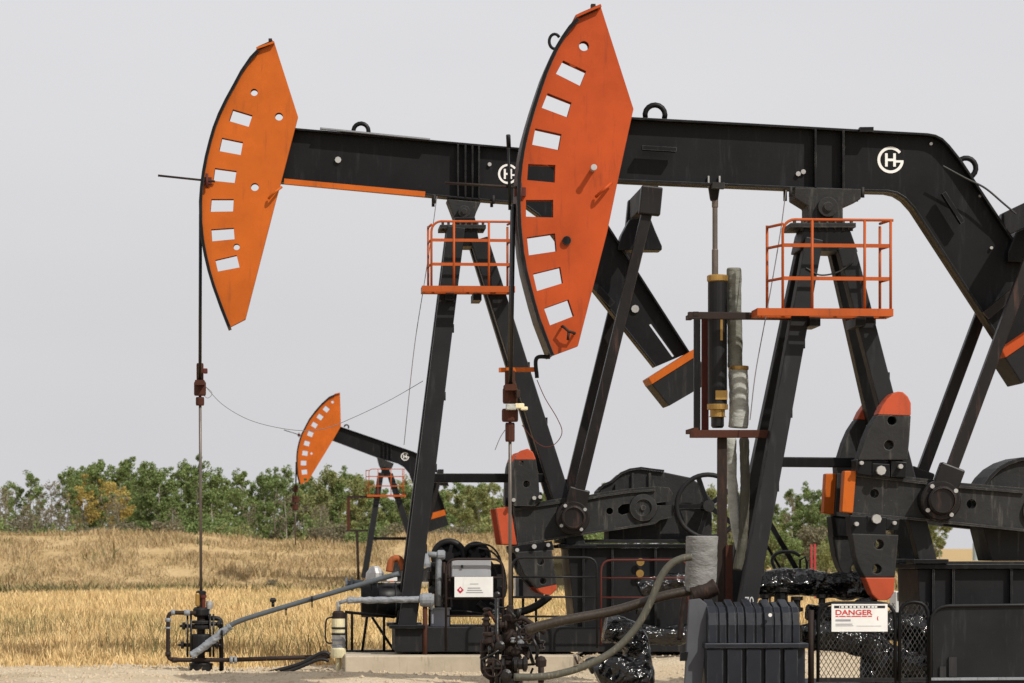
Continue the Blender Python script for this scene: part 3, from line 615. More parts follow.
def mapA(pts): return [(385.6-8+(x-464)/3.0, 459+18+(y-205)/3.05) for x, y in pts]
Ct = dict(orange='orange_a', capmat='orange_a', tipmat='orange_b', endmat='orange_b', small=True, k=1.0, track=.06,
  head_curve=[(334.5, 394.5), (329, 396.8), (321.5, 403.5), (315, 411), (309, 419), (304.8, 427), (301, 434.5), (298.6, 442), (297, 449), (296.2, 456), (296.2, 466), (296.8, 475), (299.2, 484.6)],
  head_back=[(307.7, 481.5), (333.3, 439.5), (341, 426), (340, 393.3)],
  windows=[quad(x, y, 5.4, 4.8, d) for x, y, d in ((326.2, 409.2, -40), (320, 417, -36), (314.4, 425, -31), (310.3, 434, -24), (306.8, 443.4, -16), (305, 453.2, -8), (303.6, 463, -2), (304.4, 472, 6))],
  head_holes=[(332.5, 402, 1.4), (311.5, 453.5, 1.2), (305.2, 479.6, 1.6)], stick=((283.8, 430), (300, 435), (299, 435)),
  beam_top=[(333, 424), (341, 426.7), (414, 451.8), (421, 455), (426, 460), (430, 467), (447, 514)],
  beam_bot=[(331, 440), (378.4, 458), (398, 463.5), (404, 467), (409, 473), (413, 484), (425, 519)],
  stiff=[383, 387, 391], eyes=[(346.5, 427, 2.2, -.35)], emblem=(405, 441+15.5, 4.1),
  saddle=[(377, 457), (394, 463.5), (392, 468), (389, 471), (382, 471), (379, 465)], pivot=(385.5, 466.5, 2),
  cap=[(382, 470), (389.5, 470), (392, 477), (379.5, 477)],
  legw=.24, legd=.2, legs=[((381, 473), (364.5, 578), .25, .6), ((390, 474), (425, 580), .25, .55)],
  ties=[((373, 538.5), (411, 538.5), 3, .1)], plat=(367, 406, 495.5, 469, (369, 378, 391, 404)),
  pedestal=mapA([(568, 548), (720, 548), (720, 628), (575, 628)]),
  skid=mapA([(395, 627), (760, 627), (760, 652), (395, 652)]), gearbox=mapA(A['gearbox']), crank=mapA(A['crank']), endcap=mapA(A['endcap']),
  cws=[(mapA(a), mapA(b)) for a, b in A['cws']], cw_holes=[], pin=(*mapA([(573, 517.6)])[0], 5.6), eq=(441, 474), pitw=.15,
  trunnion=[(434, 485), (437, 476), (446, 476), (449, 486)],
  tail=([(425.5, 520), (445, 514), (449, 525), (429, 532)], [(424.2, 515), (444.5, 509.5), (446, 515), (425.8, 521)]),
  bridle=((296.2, 462), (295.6, 497), (295.4, 545)), clamps_rod=[(-.5, .10, .3), (-.05, .16, .3), (.3, .13, .25)], cabr=.03, rodr=.03)
pumpA = build_pump(PA, A, 'orange headed middle pumpjack, its raised head with six windows furthest left')
pumpB = build_pump(PB, Bt, 'largest and nearest pumpjack, red orange head with eight windows, tail cut off at right')
pumpC = build_pump(PC, Ct, 'small far pumpjack with its head low, standing before the distant tree line')
# ------------------------------------------------------------------ ground, gravel pad, grass
rng = np.random.default_rng(3)
def vnoise(x, y, s, seed=0):                   # smooth value noise
    x = np.asarray(x, float)/s+seed*17.3+500; y = np.asarray(y, float)/s+seed*9.1+500
    xi, yi = np.floor(x).astype(int), np.floor(y).astype(int); fx, fy = x-xi, y-yi
    fx = fx*fx*(3-2*fx); fy = fy*fy*(3-2*fy)
    h = lambda a, b: np.modf(np.abs(np.sin(a*127.1+b*311.7+seed*74.7)*43758.5453))[0]
    return (h(xi, yi)*(1-fx)+h(xi+1, yi)*fx)*(1-fy)+(h(xi, yi+1)*(1-fx)+h(xi+1, yi+1)*fx)*fy
def sstep(a, b, t): t = np.clip((t-a)/(b-a), 0, 1); return t*t*(3-2*t)
def berm(x, y):
    crest = 2.2 - .55*sstep(-16, -7, x) + .5*sstep(-8, -4, x) - .9*sstep(-1, 8, x) - 1.3*sstep(8, 14, x)
    crest = crest + (vnoise(x, y, 5, 1)-.5)*.5 + (vnoise(x, y, 1.7, 2)-.5)*.3
    return np.maximum(crest, 0)*sstep(126, 147, y)*(1-sstep(149, 166, y))
def field_edge(x):                             # where the pad ends and the dry grass begins
    x = np.asarray(x, float)
    return 44.5 + 6.5*sstep(-2.6, -1.4, x) + (vnoise(x, x*0, 1.3, 4)-.5)*.5
def pad_h(x, y):
    d = lambda cx, cy, sx, sy, h: h*np.exp(-((x-cx)/sx)**2-((y-cy)/sy)**2)
    h = d(-3.4, 40.2, 1.3, .6, .07) + d(-2.0, 39.6, 1.3, .6, .09) + d(-.2, 40.5, .9, .6, .06) + d(-6.5, 39.3, 1.5, .8, .04)
    h = h + .235*sstep(.75, 1.05, x)*(1-sstep(4.6, 5.6, x))*sstep(40.5, 41.7, y)*(1-sstep(44.5, 46, y))
    return h + (vnoise(x, y, .8, 5)-.5)*.03 + (vnoise(x, y, .25, 6)-.5)*.022
def gheight(x, y): return berm(x, y) + (vnoise(x, y, 14, 8)-.5)*.22*sstep(60, 90, y)
def grid_mesh(xs, ys, hf, keep=None):
    X, Y = np.meshgrid(xs, ys); Z = hf(X, Y); nx, ny = len(xs), len(ys)
    co = np.stack([X, Y, Z], -1).reshape(-1, 3)
    i = np.arange(nx*ny).reshape(ny, nx)
    q = np.stack([i[:-1, :-1], i[:-1, 1:], i[1:, 1:], i[1:, :-1]], -1).reshape(-1, 4)
    if keep is not None:
        c = co[q].mean(1); q = q[keep(c[:, 0], c[:, 1])]
        used = np.unique(q); mp = np.zeros(len(co), int); mp[used] = np.arange(len(used)); co = co[used]; q = mp[q]
    return co, q
def np_mesh(name, co, faces, mat, smooth=True):
    me = bpy.data.meshes.new(name); n = faces.shape[1]
    me.vertices.add(len(co)); me.vertices.foreach_set('co', co.astype(np.float32).ravel())
    me.loops.add(faces.size); me.loops.foreach_set('vertex_index', faces.astype(np.int32).ravel())
    me.polygons.add(len(faces)); me.polygons.foreach_set('loop_start', np.arange(0, faces.size, n, dtype=np.int32))
    me.polygons.foreach_set('loop_total', np.full(len(faces), n, np.int32))
    me.polygons.foreach_set('use_smooth', np.full(len(faces), smooth)); me.update(calc_edges=True); me.validate()
    me.materials.append(M[mat]); o = bpy.data.objects.new(name, me); COL.objects.link(o); return o
xs = np.concatenate([[-4000, -1500, -600, -250, -120], np.arange(-60, 60.1, .8), [120, 250, 600, 1500, 4000]])
ys = np.concatenate([[-60, -20, 5, 20, 35, 50, 56], np.arange(60, 172, .8), [180, 200, 230, 300, 450, 800, 1600, 3000, 6000]])
co, q = grid_mesh(xs, ys, lambda x, y: gheight(x, y) - .03*(1-sstep(52, 58, y)))
tag(np_mesh('ground', co, q, 'field'), None, None, kind='structure')
co, q = grid_mesh(np.arange(-16, 16, .11), np.arange(26, 52.6, .11), lambda x, y: pad_h(x, y)+.012, lambda x, y: y < field_edge(x)+(vnoise(x, y, .3, 9)-.5)*.5)
tag(np_mesh('gravel_ground', co, q, 'gravel'), None, None, kind='structure')
# loose stones on the gravel
def stones(n):
    x = rng.uniform(-9, 9, n); y = rng.uniform(36, 50, n); ok = y < field_edge(x)-.1; x, y = x[ok], y[ok]
    s = rng.uniform(.012, .04, len(x)); z = pad_h(x, y)+.012
    base = np.array([(1, 0, 0), (0, 1, 0), (-1, 0, 0), (0, -1, 0), (0, 0, .8), (0, 0, -.6)])
    co = (np.stack([x, y, z], 1)[:, None]+base[None]*s[:, None, None]*rng.uniform(.6, 1.3, (len(x), 6, 1))).reshape(-1, 3)
    f = np.array([(0, 1, 4), (1, 2, 4), (2, 3, 4), (3, 0, 4), (1, 0, 5), (2, 1, 5), (3, 2, 5), (0, 3, 5)])
    fa = (np.arange(len(x))[:, None, None]*6+f[None]).reshape(-1, 3); return co, fa
co, q = stones(9000); tag(np_mesh('loose_stones', co, q, 'gravel', False), 'small loose stones scattered over the sandy gravel', 'gravel', kind='stuff')

def blades(x, y, z, hgt, wid, lean):
    n = len(x); a = rng.uniform(0, math.tau, n); dx, dy = np.cos(a)*wid, np.sin(a)*wid
    lx, ly = rng.normal(0, 1, n)*lean*hgt, rng.normal(0, 1, n)*lean*hgt
    co = np.empty((n, 5, 3)); b = np.stack([x, y, z-.03], 1)
    co[:, 0] = b+np.stack([-dx, -dy, 0*dx], 1); co[:, 1] = b+np.stack([dx, dy, 0*dx], 1)
    co[:, 2] = b+np.stack([dx*.8+lx*.4, dy*.8+ly*.4, hgt*.6], 1); co[:, 3] = b+np.stack([-dx*.8+lx*.4, -dy*.8+ly*.4, hgt*.6], 1)
    co[:, 4] = b+np.stack([lx, ly, hgt], 1)
    i = np.arange(n)[:, None]*5
    tri = np.concatenate([i+np.array([[0, 1, 2]]), i+np.array([[0, 2, 3]]), i+np.array([[3, 2, 4]])])
    return co.reshape(-1, 3), tri
def wedge(n, y0, y1, pw=1.6, mx=.24):          # points in the strip of field the camera looks along, thinning with distance
    u = rng.uniform(0, 1, n); y = y0*(y1/y0)**(u**.9); x = rng.uniform(-1, 1, n)*mx*y; return x, y
x, y = wedge(340000, 44.0, 108)
ok = (y > field_edge(x)+rng.normal(0, .15, len(x))); x, y = x[ok], y[ok]
h = (.10+.24*vnoise(x, y, 2.6, 11)+.14*vnoise(x, y, .7, 12))*rng.uniform(.55, 1.3, len(x))
co, q = blades(x, y, gheight(x, y), h, .003+.00016*y, .28)
tag(np_mesh('dry_grass', co, q, 'grass', False), 'tall dry golden grass filling the field behind the gravel', 'grass', kind='stuff')
n = 260000; y = rng.uniform(105, 160, n); x = rng.uniform(-1, 1, n)*38
den = vnoise(x, y, 1.6, 14); ok = den > .22; x, y, den = x[ok], y[ok], den[ok]
h = (.10+.36*np.maximum(den-.3, 0))*rng.uniform(.5, 1.6, len(x))
co, q = blades(x, y, gheight(x, y), h*1.1, .019, .40)
tag(np_mesh('bank_grass', co, q, 'berm_grass', False), 'rough dry grass and weeds covering the low earth bank', 'grass', kind='stuff')
n = 34000; x = rng.uniform(-1, 1, n)*34; y = 105+np.abs(rng.normal(0, 5.0, n))
ok = vnoise(x, y, 2.6, 21) > .28; x, y = x[ok], y[ok]
ex = rng.uniform(-34, 20, 9000); ey = rng.uniform(132, 150, 9000); ok = vnoise(ex, ey, 2.4, 23) > .86; x = np.r_[x, ex[ok]]; y = np.r_[y, ey[ok]]
h = (.12+.46*vnoise(x, y, 1.9, 22)*vnoise(x, y, 6, 24)*1.7)*rng.uniform(.5, 1.2, len(x))
co, q = blades(x, y, gheight(x, y), h, .05, .35)
tag(np_mesh('green_weeds', co, q, 'weeds', False), 'green weeds along the foot of the earth bank', 'weeds', kind='stuff')
n = 14000; x, y = wedge(n, 45, 62)             # a few darker stems near the gravel edge
ok = (y > field_edge(x)) & (vnoise(x, y, 1.4, 31) > .55); x, y = x[ok], y[ok]
co, q = blades(x, y, gheight(x, y), .22+.4*rng.uniform(0, 1, len(x)), .008+0*x, .25)
tag(np_mesh('green_stems', co, q, 'weeds', False), 'greenish weed stems among the golden grass near the gravel', 'weeds', kind='stuff')

n = 9000; x = rng.uniform(-9.5, 9.5, n); y = field_edge(x)-np.abs(rng.normal(0, .55, n))   # stray tufts that creep onto the gravel
ok = vnoise(x, y, .35, 33) > .62; x, y = x[ok], y[ok]
co, q = blades(x, y, pad_h(x, y), .06+.16*rng.uniform(0, 1, len(x)), .007+0*x, .5)
tag(np_mesh('stray_grass', co, q, 'grass', False), 'sparse stray dry grass creeping onto the edge of the gravel', 'grass', kind='stuff')

# ------------------------------------------------------------------ trees
def tree_meshes(seed, hgt, spread, leaf, nleaf, mat, bark, lean=.02, start=.3, lsize=.20):
    r = random.Random(seed); t = MB(); tops = []
    pts = []; x = y = 0
    for i in range(8):
        f = i/7; pts.append((x, y, f*hgt*.93)); x += r.uniform(-1, 1)*.12+lean; y += r.uniform(-1, 1)*.12
    tr = .045+hgt*.008
    t.tube(pts, [tr*(1-.85*i/7) for i in range(8)], 7)
    nb = r.randint(17, 22)
    for i in range(nb):
        f = start+(1-start)*(i+r.random()*.6)/nb; z = f*hgt*.93
        b = Vector(pts[min(7, int(f*7))]); b.z = z; a = r.uniform(0, math.tau)
        ln = spread*(.45+.75*math.sin(math.pi*min(1, (f-start)/(1-start)*.8+.18)))*r.uniform(.55, 1.15)
        e = b+Vector((math.cos(a)*ln, math.sin(a)*ln, ln*r.uniform(.35, .95)))
        m = (b+e)/2+Vector((r.uniform(-.15, .15), r.uniform(-.15, .15), -.05*ln))
        t.tube([b, m, e], [tr*.42*(1-f*.6), tr*.26*(1-f*.6), .012], 5)
        tops += [(e, .26+.24*r.random(), 1.0), (b.lerp(e, .72)+Vector((r.uniform(-.25, .25), r.uniform(-.25, .25), r.uniform(-.1, .3))), .24+.2*r.random(), .8), (m, .25, .35)]
        e2 = e+Vector((r.uniform(-.5, .5), r.uniform(-.5, .5), r.uniform(.1, .6))); t.tube([m, e2], [tr*.2*(1-f*.6), .01], 4); tops.append((e2, .22+.2*r.random(), .7))
    tops.append((Vector(pts[-1])+Vector((0, 0, hgt*.02)), .5, .8))
    rg = np.random.default_rng(seed); wts = np.array([q[2]*r.uniform(.4, 1.4) for q in tops]); wts /= wts.sum()
    ci = rg.choice(len(tops), nleaf, p=wts); C = np.array([tuple(q[0]) for q in tops])[ci]; rad = np.array([q[1] for q in tops])[ci][:, None]
    d = rg.normal(0, 1, (nleaf, 3)); d /= np.linalg.norm(d, axis=1)[:, None]
    P = C+d*rad*(rg.uniform(0, 1, (nleaf, 1))**.45)*np.array([1, 1, .85])*leaf
    ok = P[:, 2] > .2; P = P[ok]; n = len(P)
    A_ = rg.normal(0, 1, (n, 3)); A_ /= np.linalg.norm(A_, axis=1)[:, None]; B_ = np.cross(A_, rg.normal(0, 1, (n, 3))); B_ /= np.linalg.norm(B_, axis=1)[:, None]
    s = rg.uniform(.5, 1.2, (n, 1))*lsize
    co = np.stack([P-A_*s, P+B_*s*.7, P+A_*s, P-B_*s*.7], 1).reshape(-1, 3)
    return t, co, np.arange(n*4).reshape(-1, 4)
protos = {}
def tree(kind, x, y, scale, rz, label, cat, name='tree', group=None):
    if kind not in protos:
        t, co, q = tree_meshes(*kind[:10]); me_t = t.build('trunk', kind[6]); ob = np_mesh('crown', co, q, kind[5], False)
        protos[kind] = (me_t.data, ob.data); bpy.data.objects.remove(me_t); bpy.data.objects.remove(ob)
    r = bpy.data.objects.new(name, None); COL.objects.link(r); r.location = (x, y, float(gheight(x, y))-.1); r.rotation_euler = (0, 0, rz); r.scale = (scale,)*3
    tag(r, label, cat, group)
    for nm, me in zip(('trunk', 'crown'), protos[kind]):
        o = bpy.data.objects.new(nm, me); COL.objects.link(o); o.parent = r
    return r
#         seed hgt spread leaf nleaf  leafmat      bark   lean start lsize
K = dict(
  pop1=(1, 9.0, 1.4, 1.0, 7800, 'leaf', 'bark', .02, .34, .095), pop2=(2, 9.0, 1.2, .95, 6800, 'leaf', 'bark', -.03, .40, .095),
  pop3=(3, 9.0, 1.55, 1.05, 8200, 'leaf', 'bark_dark', .03, .28, .10), pop4=(4, 9.0, 1.0, .9, 5600, 'leaf', 'bark', .0, .44, .095),
  lit1=(5, 8.5, 1.5, 1.1, 7800, 'leaf_light', 'bark', .02, .28, .10), lit2=(6, 8.5, 1.3, 1.1, 6800, 'leaf_light', 'bark', -.02, .32, .10),
  yel=(7, 8.0, 1.15, .95, 3000, 'leaf_yellow', 'bark', .02, .56, .095), bare=(8, 8.5, 1.1, .8, 900, 'leaf_dry', 'bark_dark', .02, .25, .09),
  bare2=(9, 8.5, 1.0, .8, 1500, 'leaf_dry', 'bark', -.03, .2, .09), thin=(10, 9.0, .7, .8, 3000, 'leaf', 'bark_dark', .02, .38, .09))
H = {k_: v_[1] for k_, v_ in K.items()}
rt = random.Random(12)
def put(kind, px, top, Y, label, cat='tree', name='poplar_tree', group='trees of the distant tree line'):
    x = (px-512)/FPX*Y; hh = ((HOR-top)/FPX*Y+EYE)*1.04; tree(K[kind], x, Y, hh/(H[kind]*1.03), rt.uniform(0, 6.28), label, cat, name, group)
put('yel', 97, 476, 196, 'yellow leaved aspen with pale bare stems in the tree line at the left', name='aspen_tree')
put('yel', 116, 484, 199, 'smaller yellow aspen just right of the taller yellow one', name='aspen_tree')
put('yel', 84, 488, 194, 'thin yellow aspen just left of the taller yellow one', name='aspen_tree')
zones = [  # x range, tops, kinds, count, label
 (-40, 62, 468, 508, ['bare', 'bare2', 'thin', 'bare2', 'bare'], 17, 'thin grey half bare tree at the far left of the tree line'),
 (66, 128, 457, 470, ['pop4', 'thin', 'pop2', 'pop1'], 8, 'green poplar rising behind the yellow aspens'),
 (128, 200, 455, 482, ['pop1', 'pop2', 'pop3', 'pop4'], 13, 'green poplar between the yellow aspens and the left polished rod'),
 (200, 292, 460, 492, ['pop1', 'pop4', 'pop3', 'thin', 'pop2'], 14, 'green poplar between the left polished rod and the small far pumpjack'),
 (296, 368, 468, 492, ['pop2', 'lit2', 'pop1', 'pop3', 'thin'], 13, 'green poplar behind the head and legs of the small far pumpjack'),
 (370, 432, 474, 500, ['lit1', 'pop3', 'pop2', 'lit2'], 10, 'green poplar behind the tail of the small far pumpjack'),
 (432, 512, 482, 500, ['lit1', 'lit2', 'pop3', 'lit1', 'pop1'], 14, 'bushy yellow green poplar right of the small far pumpjack'),
 (515, 605, 484, 502, ['lit2', 'pop3', 'pop1'], 11, 'green poplar seen past the cranks of the middle pumpjack'),
 (605, 690, 486, 504, ['pop3', 'lit2', 'pop1'], 9, 'green poplar hidden mostly behind the middle pumpjack\'s gearbox'),
 (690, 768, 484, 508, ['lit1', 'pop3', 'lit2'], 9, 'green poplar seen past the grey wrapped pipes'),
 (770, 845, 483, 506, ['lit1', 'pop3', 'lit2', 'pop1', 'bare2'], 13, 'green poplar between the near pumpjack\'s front leg and its cranks'),
 (848, 944, 496, 530, ['lit1', 'pop3', 'lit2'], 16, 'green poplar seen past the near pumpjack\'s counterweights')]
for x0, x1, t0, t1, kinds, n, lab in zones:
    for i in range(n):
        px = x0+(x1-x0)*(i+rt.uniform(.15, .85))/n
        top = rt.uniform(t0, t1) if rt.random() > .25 else rt.uniform(t1, t1+16)
        put(rt.choice(kinds), px, top, rt.uniform(188, 245), lab)
for i in range(16):                            # pale bare stems along the front of the trees
    put(rt.choice(['bare2', 'bare']), rt.uniform(-20, 430), rt.uniform(486, 512), rt.uniform(180, 190), 'pale slender half bare tree standing at the front edge of the tree line', name='bare_tree', group='half bare trees before the poplars')
SH = [(20+i, 3.0, 1.25, 1.2, 3400, m, 'bark_dark', .0, .08, .09) for i, m in enumerate(['leaf', 'leaf_light', 'leaf_dry', 'leaf'])]
for x0, x1, kk, n, lab in ((-20, 70, [2, 2, 0], 10, 'low grey brown shrub under the half bare trees'), (70, 135, [2, 2, 2, 0], 8, 'low dry shrub under the yellow aspens'), (135, 295, [0, 0, 1, 2], 20, 'low green shrub at the foot of the poplars left of the small far pumpjack'),
                         (295, 440, [0, 1, 0, 2], 18, 'low green shrub at the foot of the poplars behind the small far pumpjack'), (440, 610, [1, 0, 1, 3, 2], 22, 'low green shrub behind the middle pumpjack'), (690, 920, [2, 1, 0, 1, 2], 28, 'low shrub at the foot of the poplars on the right')):
    for i in range(n):
        px = x0+(x1-x0)*(i+rt.uniform(.1, .9))/n; Y = rt.uniform(176, 196); x = (px-512)/FPX*Y
        tree(SH[rt.choice(kk)], x, Y, rt.uniform(.55, 1.05), rt.uniform(0, 6.28), lab, 'shrub', 'shrub', 'shrubs under the distant tree line')

for i in range(7):                             # low weedy bushes on the bank
    px = rt.uniform(-20, 420); Y = rt.uniform(106, 110); x = (px-512)/FPX*Y
    tree(SH[2], x, Y, rt.uniform(.12, .22), rt.uniform(0, 6.28), 'low weedy bush growing on the dry earth bank behind the field', 'bush', 'low_bush', 'low bushes on the earth bank')
# ------------------------------------------------------------------ concrete pads
def slab(L, px0, px1, v0, v1, z1, z0=-.05):
    a, b = L.pt(px0, 650, v0), L.pt(px1, 650, v0); m = MB()
    c = [L.w(px0, 650, v0), L.w(px1, 650, v0)]; d = Vector((-L.s, L.c, 0))*(v1-v0)
    P = [c[0], c[1], c[1]+d, c[0]+d]; vs = [(p.x, p.y, z) for z in (z0, z1) for p in P]
    m.add(vs, [(0, 1, 2, 3), (7, 6, 5, 4), (0, 4, 5, 1), (1, 5, 6, 2), (2, 6, 7, 3), (3, 7, 4, 0)])
    o = m.build('concrete_pad', 'concrete', None, .02); o['kind'] = 'structure'; return o
slab(PA, 345, 580, -1.15, 1.5, .255)
slab(PC, 355, 470, -1.15, 1.5, .3)

# ------------------------------------------------------------------ left wellhead
def T3(L, pts, v=0): return [L.w(p[0], p[1], p[2] if len(p) > 2 else v) for p in pts]
def corner(pts, k=.25):                        # soften the corners of a pipe run
    P = [Vector(p) for p in pts]; out = [P[0]]
    for a, b, c in zip(P, P[1:], P[2:]):
        ka = min(k, (a-b).length*.45); kc = min(k, (c-b).length*.45); p, q = b+(a-b).normalized()*ka, b+(c-b).normalized()*kc
        for t in np.linspace(0, 1, 5): out.append(p*(1-t)**2+b*2*t*(1-t)+q*t*t)
    return out+[P[-1]]
a7 = PA.ppm()
wl = thing('wellhead', PA.w(201, 674), 'black wellhead with brown pipe loop at the left, on its own on the gravel', 'wellhead', 'wellheads')
c = PA.w(201, 640); Z = lambda y: PA.pt(201, y).z
cl = lambda prof, n=18: MB().lathe((c.x, c.y, 0), [(r/a7, Z(y)) for r, y in prof], n=n)
cl([(11.5, 675), (11.5, 666), (12, 665), (12, 663), (9, 663), (9, 658)]).build('casing_head', 'rubber', wl, .01)
cl([(9, 652), (10.5, 651), (10.5, 635), (9, 634)]).build('tubing_head', 'black_dull', wl, .015)
cl([(4, 658), (4, 634), (4, 628), (4, 600), (3.5, 595)]).build('riser_pipe', 'rust_dark', wl)
cl([(9, 629), (9.5, 627.5), (9.5, 625.5), (6, 625), (6, 623.8), (9.5, 623.4), (9.5, 621.5), (8.5, 620.5)]).build('flange', 'black_dull', wl)
cl([(6, 617), (8, 615), (8, 609), (6, 607)]).build('tee_block', 'black_dull', wl, .01)
cl([(4.5, 596), (5, 595), (5, 591.5), (3, 590.5)]).build('stuffing_box', 'rubber', wl)
q = PA.w(197.6, 600, -.06); MB().lathe(q, [(.028, -.09), (.034, -.07), (.034, .08), (.02, .1)], n=12).build('grease_cup', 'brass', wl)
q = PA.w(203.5, 602, -.06); MB().lathe(q, [(.03, -.12), (.03, .06), (.045, .06), (.045, .10)], n=12).build('packing_gland', 'rust_red', wl)
q = PA.w(209.5, 605, -.02); MB().lathe(q, [(.01, -.06), (.045, -.055), (.05, .0), (.045, .055), (.01, .06)], 'z', 14).tube([q, q+Vector((0, 0, -.2))], .012).build('pressure_gauge', 'silver', wl)
m = MB()
for px in (187.5, 191, 210, 213.5):
    for vv in (-.09, .09): m.tube(T3(PA, [(px, 614), (px, 657)], vv), .016, 6)
m.build('stud_bolts', 'oily', wl)
for px, py, s in ((182.5, 645, -1), (217, 645, 1), (184, 626, -1), (219, 624, 1)):
    q = PA.w(px, py); m = MB().cyl(q, q+Vector((-s*.22, 0, 0)), .028).lathe(q, [(.055, -.02), (.055, .02)], 'x', 10).cyl(q, q+Vector((s*.06, 0, 0)), .018)
    m.build('side_valve', 'oily', wl)
MB().tube(corner(T3(PA, [(196, 613), (168, 612.5), (168, 660), (228, 660)], -.14), .09), .03, 10).build('pipe_loop', 'rust_dark', wl)
for pts in ([(171, 612.5), (175, 612.5)], [(168, 618), (168, 622)], [(168, 627), (168, 629)], [(168, 652), (168, 656)], [(172, 660), (177, 660)], [(184, 612.8), (190, 612.8)]): MB().tube(T3(PA, pts, -.14), .040, 10).build('pipe_collar', 'rust_dark' if pts[0][1] > 650 else 'galv', wl)
MB().tube(corner(T3(PA, [(205, 618), (221, 618.5), (221.5, 672)], .05), .07), .034, 10).build('support_pipe', 'rubber', wl)

MB().tube(T3(PA, [(228, 660), (330, 656.5)], -.14), .032, 10).thing('ground_pipe', 'rust_dark', 'straight dark pipe running low from the left wellhead to the cream canister', 'pipe')
mp = MB().tube(T3(PA, [(229.5, 660), (233, 660)], -.14), .055, 12).tube(T3(PA, [(234, 659.9), (237, 659.8)], -.14), .05, 12)
mp.thing('pipe_coupling', 'galv', 'short galvanised coupling on the low dark pipe just right of the left wellhead', 'coupling')
fl = thing('flow_line', PA.w(191, 656, -.3), 'long sloping grey hose from the left wellhead up to the middle pumpjack\'s front leg', 'hose')
MB().tube(smoothline(T3(PA, [(191, 656, -.34), (205, 646, -.34), (223, 632, -.32), (236, 622.5, -.32), (269, 611.5, -.36), (330, 593.5, -.45), (399, 573.5, -.6)], 0), 8), .036, 12).build('hose', 'hose_grey', fl)
lumpy(T3(PA, [(191, 656, -.345), (205, 646, -.345), (223, 632, -.325), (231, 626, -.325)]), .047, 41, 14, .22, 9, .8).build('insulation_sleeve', 'galv', fl)
q = PA.w(273, 607, -.37); MB().cyl(q, q+Vector((0, 0, .07)), .022).lathe(q+Vector((0, 0, .07)), [(.04, 0), (.05, .03), (.03, .06)], n=10).build('bleed_valve', 'oily', fl)
for px, py in ((222, 633), (286, 607), (312, 599), (371, 582)): q = PA.w(px, py, -.5 if px > 300 else -.36); MB().lathe(q, [(.043, -.015), (.043, .015)], 'x', 12).cyl(q, q+Vector((0, 0, -.12)), .01, n=6).build('hose_strap', 'black', fl)

cn = thing('chemical_canister', PA.w(339, 673, -.2), 'cream and silver upright canister on a pipe stub, left of the middle pumpjack', 'canister')
c = PA.w(338.5, 640, -.2); Z = lambda y: PA.pt(338, y, -.2).z
cl = lambda prof, n=18: MB().lathe((c.x, c.y, 0), [(r/a7, Z(y)) for r, y in prof], n=n)
cl([(2.6, 674), (2.6, 656)]).build('base_pipe', 'cream', cn); cl([(7.4, 657.5), (7.6, 656), (7.6, 649), (7.0, 648)]).build('base', 'cream', cn)
cl([(6.5, 648), (6.7, 641), (6.7, 633)]).build('lower_body', 'silver', cn); cl([(6.2, 633), (6.4, 632), (6.4, 619), (6, 618)]).build('upper_body', 'cream', cn)
for y in (634, 640, 645.5, 628): cl([(6.9, y+1), (7.1, y+.8), (7.1, y-.8), (6.9, y-1)]).build('band', 'black_dull' if y in (634, 628) else 'lilac', cn)
cl([(6.4, 618.5), (6.2, 613), (4.5, 611), (3, 611)]).build('cap', 'rust_dark', cn); cl([(2.2, 611), (2.2, 602), (1.5, 601)]).build('neck', 'silver', cn)
MB().tube(smoothline(T3(PA, [(333, 617), (327, 619), (325.5, 627), (325.6, 639), (328, 643), (332, 643)], -.22)), .012, 8).build('handle', 'oily', cn)
MB().tube(smoothline(T3(PA, [(268, 673), (300, 664), (322, 653), (330, 655)], -.5)), .03, 8).thing('loose_hose', 'rubber', 'black hose lying on the gravel left of the cream canister', 'hose')
MB().tube(smoothline(T3(PA, [(255, 678), (290, 671), (318, 660), (329, 661)], -.7)), .022, 8).thing('loose_hose', 'rubber', 'thinner black hose lying in front of another one on the gravel by the cream canister', 'hose')

gp = thing('galvanised_pipe', PA.w(425, 664, -.75), 'frosted horizontal grey pipe from the cream canister to a rusty post before the black leg', 'pipe')
MB().tube(corner(T3(PA, [(339, 603), (346, 600.5), (424, 599.5), (431, 601), (432, 609)], -.75), .08), .028, 12).build('pipe', 'galv', gp)
lumpy(T3(PA, [(347, 600.4), (375, 600), (424, 599.6)], -.75), .041, 42, 12, .16, 14, .9).build('frosted_sleeve', 'galv', gp)
MB().lathe(PA.w(427, 600, -.75), [(.08, -.10), (.10, -.06), (.10, .06), (.07, .1)], 'x', 14).build('elbow', 'galv', gp)
MB().tube(T3(PA, [(425, 606), (425, 666)], -.75), .032, 10).build('post', 'rust', gp)
gp = thing('vent_pipe', PA.w(438, 606, -.5), 'short grey frosted pipe bent at the top beside the middle pumpjack\'s engine', 'pipe')
MB().tube(corner(T3(PA, [(422, 554), (440, 555), (438.5, 566), (438, 606)], -.5), .06), .042, 12).build('pipe', 'galv', gp)
MB().lathe(PA.w(441, 555, -.5), [(.05, -.06), (.07, -.04), (.07, .04), (.05, .06)], 'x', 12).lathe(PA.w(424, 560, -.5), [(.09, -.1), (.1, -.05), (.06, .12)], 'z', 10).build('fitting', 'galv', gp)

